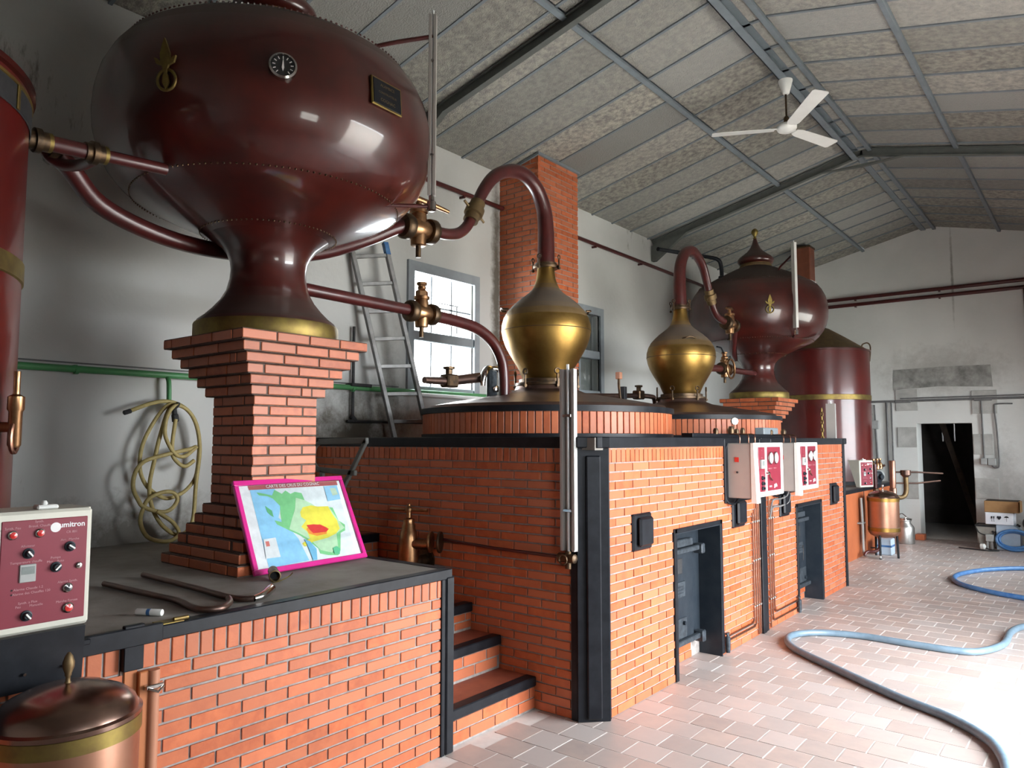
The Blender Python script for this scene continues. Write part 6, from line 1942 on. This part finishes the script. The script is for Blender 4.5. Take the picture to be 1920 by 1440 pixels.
obj('bucket_body', MB().add([(-1.69, 14.36, .0), (-1.50, 14.36, 0), (-1.50, 14.58, 0), (-1.69, 14.58, 0), (-1.73, 14.32, .36), (-1.46, 14.32, .36), (-1.46, 14.62, .36), (-1.73, 14.62, .36)], [(3, 2, 1, 0), (0, 1, 5, 4), (1, 2, 6, 5), (2, 3, 7, 6), (3, 0, 4, 7), (4, 5, 6, 7)]), M_BUCKET, t)
obj('bucket_rim', MB().tube([(-1.735, 14.315, .36), (-1.455, 14.315, .36), (-1.455, 14.625, .36), (-1.735, 14.625, .36)], .016, 8, closed=True), M_DARKRUBBER, t)
obj('bucket_handle', MB().tube(spline([(-1.735, 14.33, .33), (-1.69, 14.30, .25), (-1.60, 14.285, .215), (-1.51, 14.30, .23), (-1.46, 14.33, .28)], 5), .009, 6), M_DARKRUBBER, t, smooth=40)
obj('bucket_lug', MB().lathe([(.018, 0), (.018, .01)], (-1.50, 14.325, .27), axis=(0, -1, 0), seg=10), M_DARKRUBBER, t)
t = thing('white_jerrycan', 'milky blue plastic canister standing under the cartons', 'canister', (-1.29, 14.5, 0))
obj('canister_body', MB().prism([(-1.45, 14.3, .0), (-1.14, 14.3, .0), (-1.13, 14.3, .30), (-1.18, 14.3, .37), (-1.24, 14.3, .392), (-1.45, 14.3, .392)], (0, .38, 0)), M_JERRY, t)
obj('canister_cap', MB().lathe([(.03, 0), (.03, .03)], (-1.17, 14.45, .37), axis=(.5, 0, .8), seg=14), M_DARKRUBBER, t)
t = thing('blue_hose_coil', 'coiled blue hose leaning against the milky canister', 'hose', (-1.2, 14.2, 0))
for k, (rx, rz, off) in enumerate(((.24, .15, 0), (.22, .135, .05), (.20, .12, -.05))):
    obj('coil_turn', MB().tube([(-1.20 + off * .3 + rx * math.cos(q), 14.15 + .03 * k + .04 * math.sin(q), .175 + rz * math.sin(q)) for q in [2 * PI * j / 28 for j in range(28)]], .022, 8, closed=True), M_BLUEHOSE2, t, smooth=50)
obj('coil_end', MB().lathe([(.025, 0), (.03, .01), (.03, .05), (.02, .06)], (-1.02, 14.12, .31), axis=(1, 0, -.3), seg=12), M_CHROME, t, smooth=40)
t = thing('black_pump', 'dark barrow pump with a blue coil at the edge of view beyond the cartons', 'pump', (-.95, 14.3, 0))
obj('pump_body', MB().lathe([(.08, -.16), (.11, -.14), (.11, .10), (.08, .14), (.05, .16)], (-.93, 14.3, .44), axis=(.5, 1, 0), seg=24), M_DARKRUBBER, t, smooth=40)
obj('pump_stand', MB().rbox(-1.03, 14.15, .0, -.83, 14.5, .30, .01), M_DARKRUBBER, t)
obj('pump_handle', MB().tube(spline([(-.99, 14.2, .3), (-.99, 14.2, .55), (-.97, 14.2, .66), (-.92, 14.2, .72)], 5), .014, 8), M_YELLOWHOSE, t, smooth=40)
obj('pump_coil', MB().tube([(-.93 + .05 * math.cos(q), 14.2 + .02 * math.cos(q), .80 + .12 * math.sin(q)) for q in [2 * PI * j / 20 for j in range(20)]], .02, 8, closed=True), M_BLUEHOSE2, t, smooth=50)
t = thing('white_plug', 'white plug head on a dark cable lying before the grey bucket', 'plug', (-1.66, 14.15, 0))
obj('plug_body', MB().lathe([(.02, 0), (.045, .01), (.045, .06), (.02, .08)], (-1.66, 14.12, .045), axis=(1, -.2, .1), seg=14), M_WHITE, t, smooth=40)
obj('plug_cable', MB().tube(spline([(-1.62, 14.12, .04), (-1.52, 14.08, .012), (-1.40, 14.02, .012), (-1.55, 13.92, .012), (-1.75, 13.98, .012), (-1.95, 14.05, .012)], 5), .01, 6), M_DARKRUBBER, t, smooth=40)
t = thing('grey_socket_box', 'small grey box on a stub stand before the grey bucket', 'box', (-1.53, 14.2, 0))
obj('box_body', MB().rbox(-1.585, 14.14, .13, -1.475, 14.22, .24, .008), M_GREYPLASTIC, t)
obj('box_stand', MB().rbox(-1.57, 14.16, 0, -1.55, 14.2, .135, .003), M_GREYPLASTIC, t)
obj('box_stand', MB().rbox(-1.51, 14.16, 0, -1.49, 14.2, .135, .003), M_GREYPLASTIC, t)

# posts and valve gear standing on the furnace tops between the stills
t = thing('gauge_post', 'slim black post with a fitting standing on the furnace between the two stills', 'post', (-4.3, 7.45, ZT))
obj('post_body', MB().rbox(-4.33, 7.40, ZT, -4.27, 7.46, 2.36, .004), M_BLACK, t)
obj('post_arm', MB().tube(spline([(-4.3, 7.36, 2.2), (-4.3, 7.33, 2.36), (-4.3, 7.33, 2.46)], 4), .015, 8), M_DARKBRONZE, t, smooth=40)
obj('post_head', MB().rbox(-4.33, 7.30, 2.44, -4.27, 7.36, 2.52, .006), M_TANWOOD, t)
GROUPS = {'brick_furnace': 'brick furnaces', 'pot_still': 'brass-headed stills', 'swan_neck_pipe': 'swan neck pipes', 'wine_heater': 'onion-shaped wine heaters', 'brick_pedestal': 'brick pedestals',
          'brick_platform': 'brick platforms', 'brick_steps': 'brick steps', 'wine_feed_pipe': 'wine feed pipes', 'feed_valve': 'feed valves', 'three_way_valve': 'three-way valves', 'lid_clamp': 'lid clamps',
          'heater_outlet_pipe': 'heater outlet pipes', 'heater_level_gauge': 'heater level tubes', 'furnace_level_gauge': 'furnace level tubes', 'red_vat': 'red vats', 'control_cabinet': 'control cabinets on the furnaces',
          'copper_riser': 'copper risers beside the seam', 'gas_valve': 'gas valves by the fire doors', 'copper_receiver': 'copper receivers', 'floor_hose': 'hoses on the floor', 'red_end_wall_pipe': 'twin pipes on the end wall'}
for o_ in COL.objects:
    g_ = GROUPS.get(o_.name.split('.')[0])
    if g_ and o_.parent is None and 'category' in o_:
        o_['group'] = g_
bpy.context.view_layer.update()
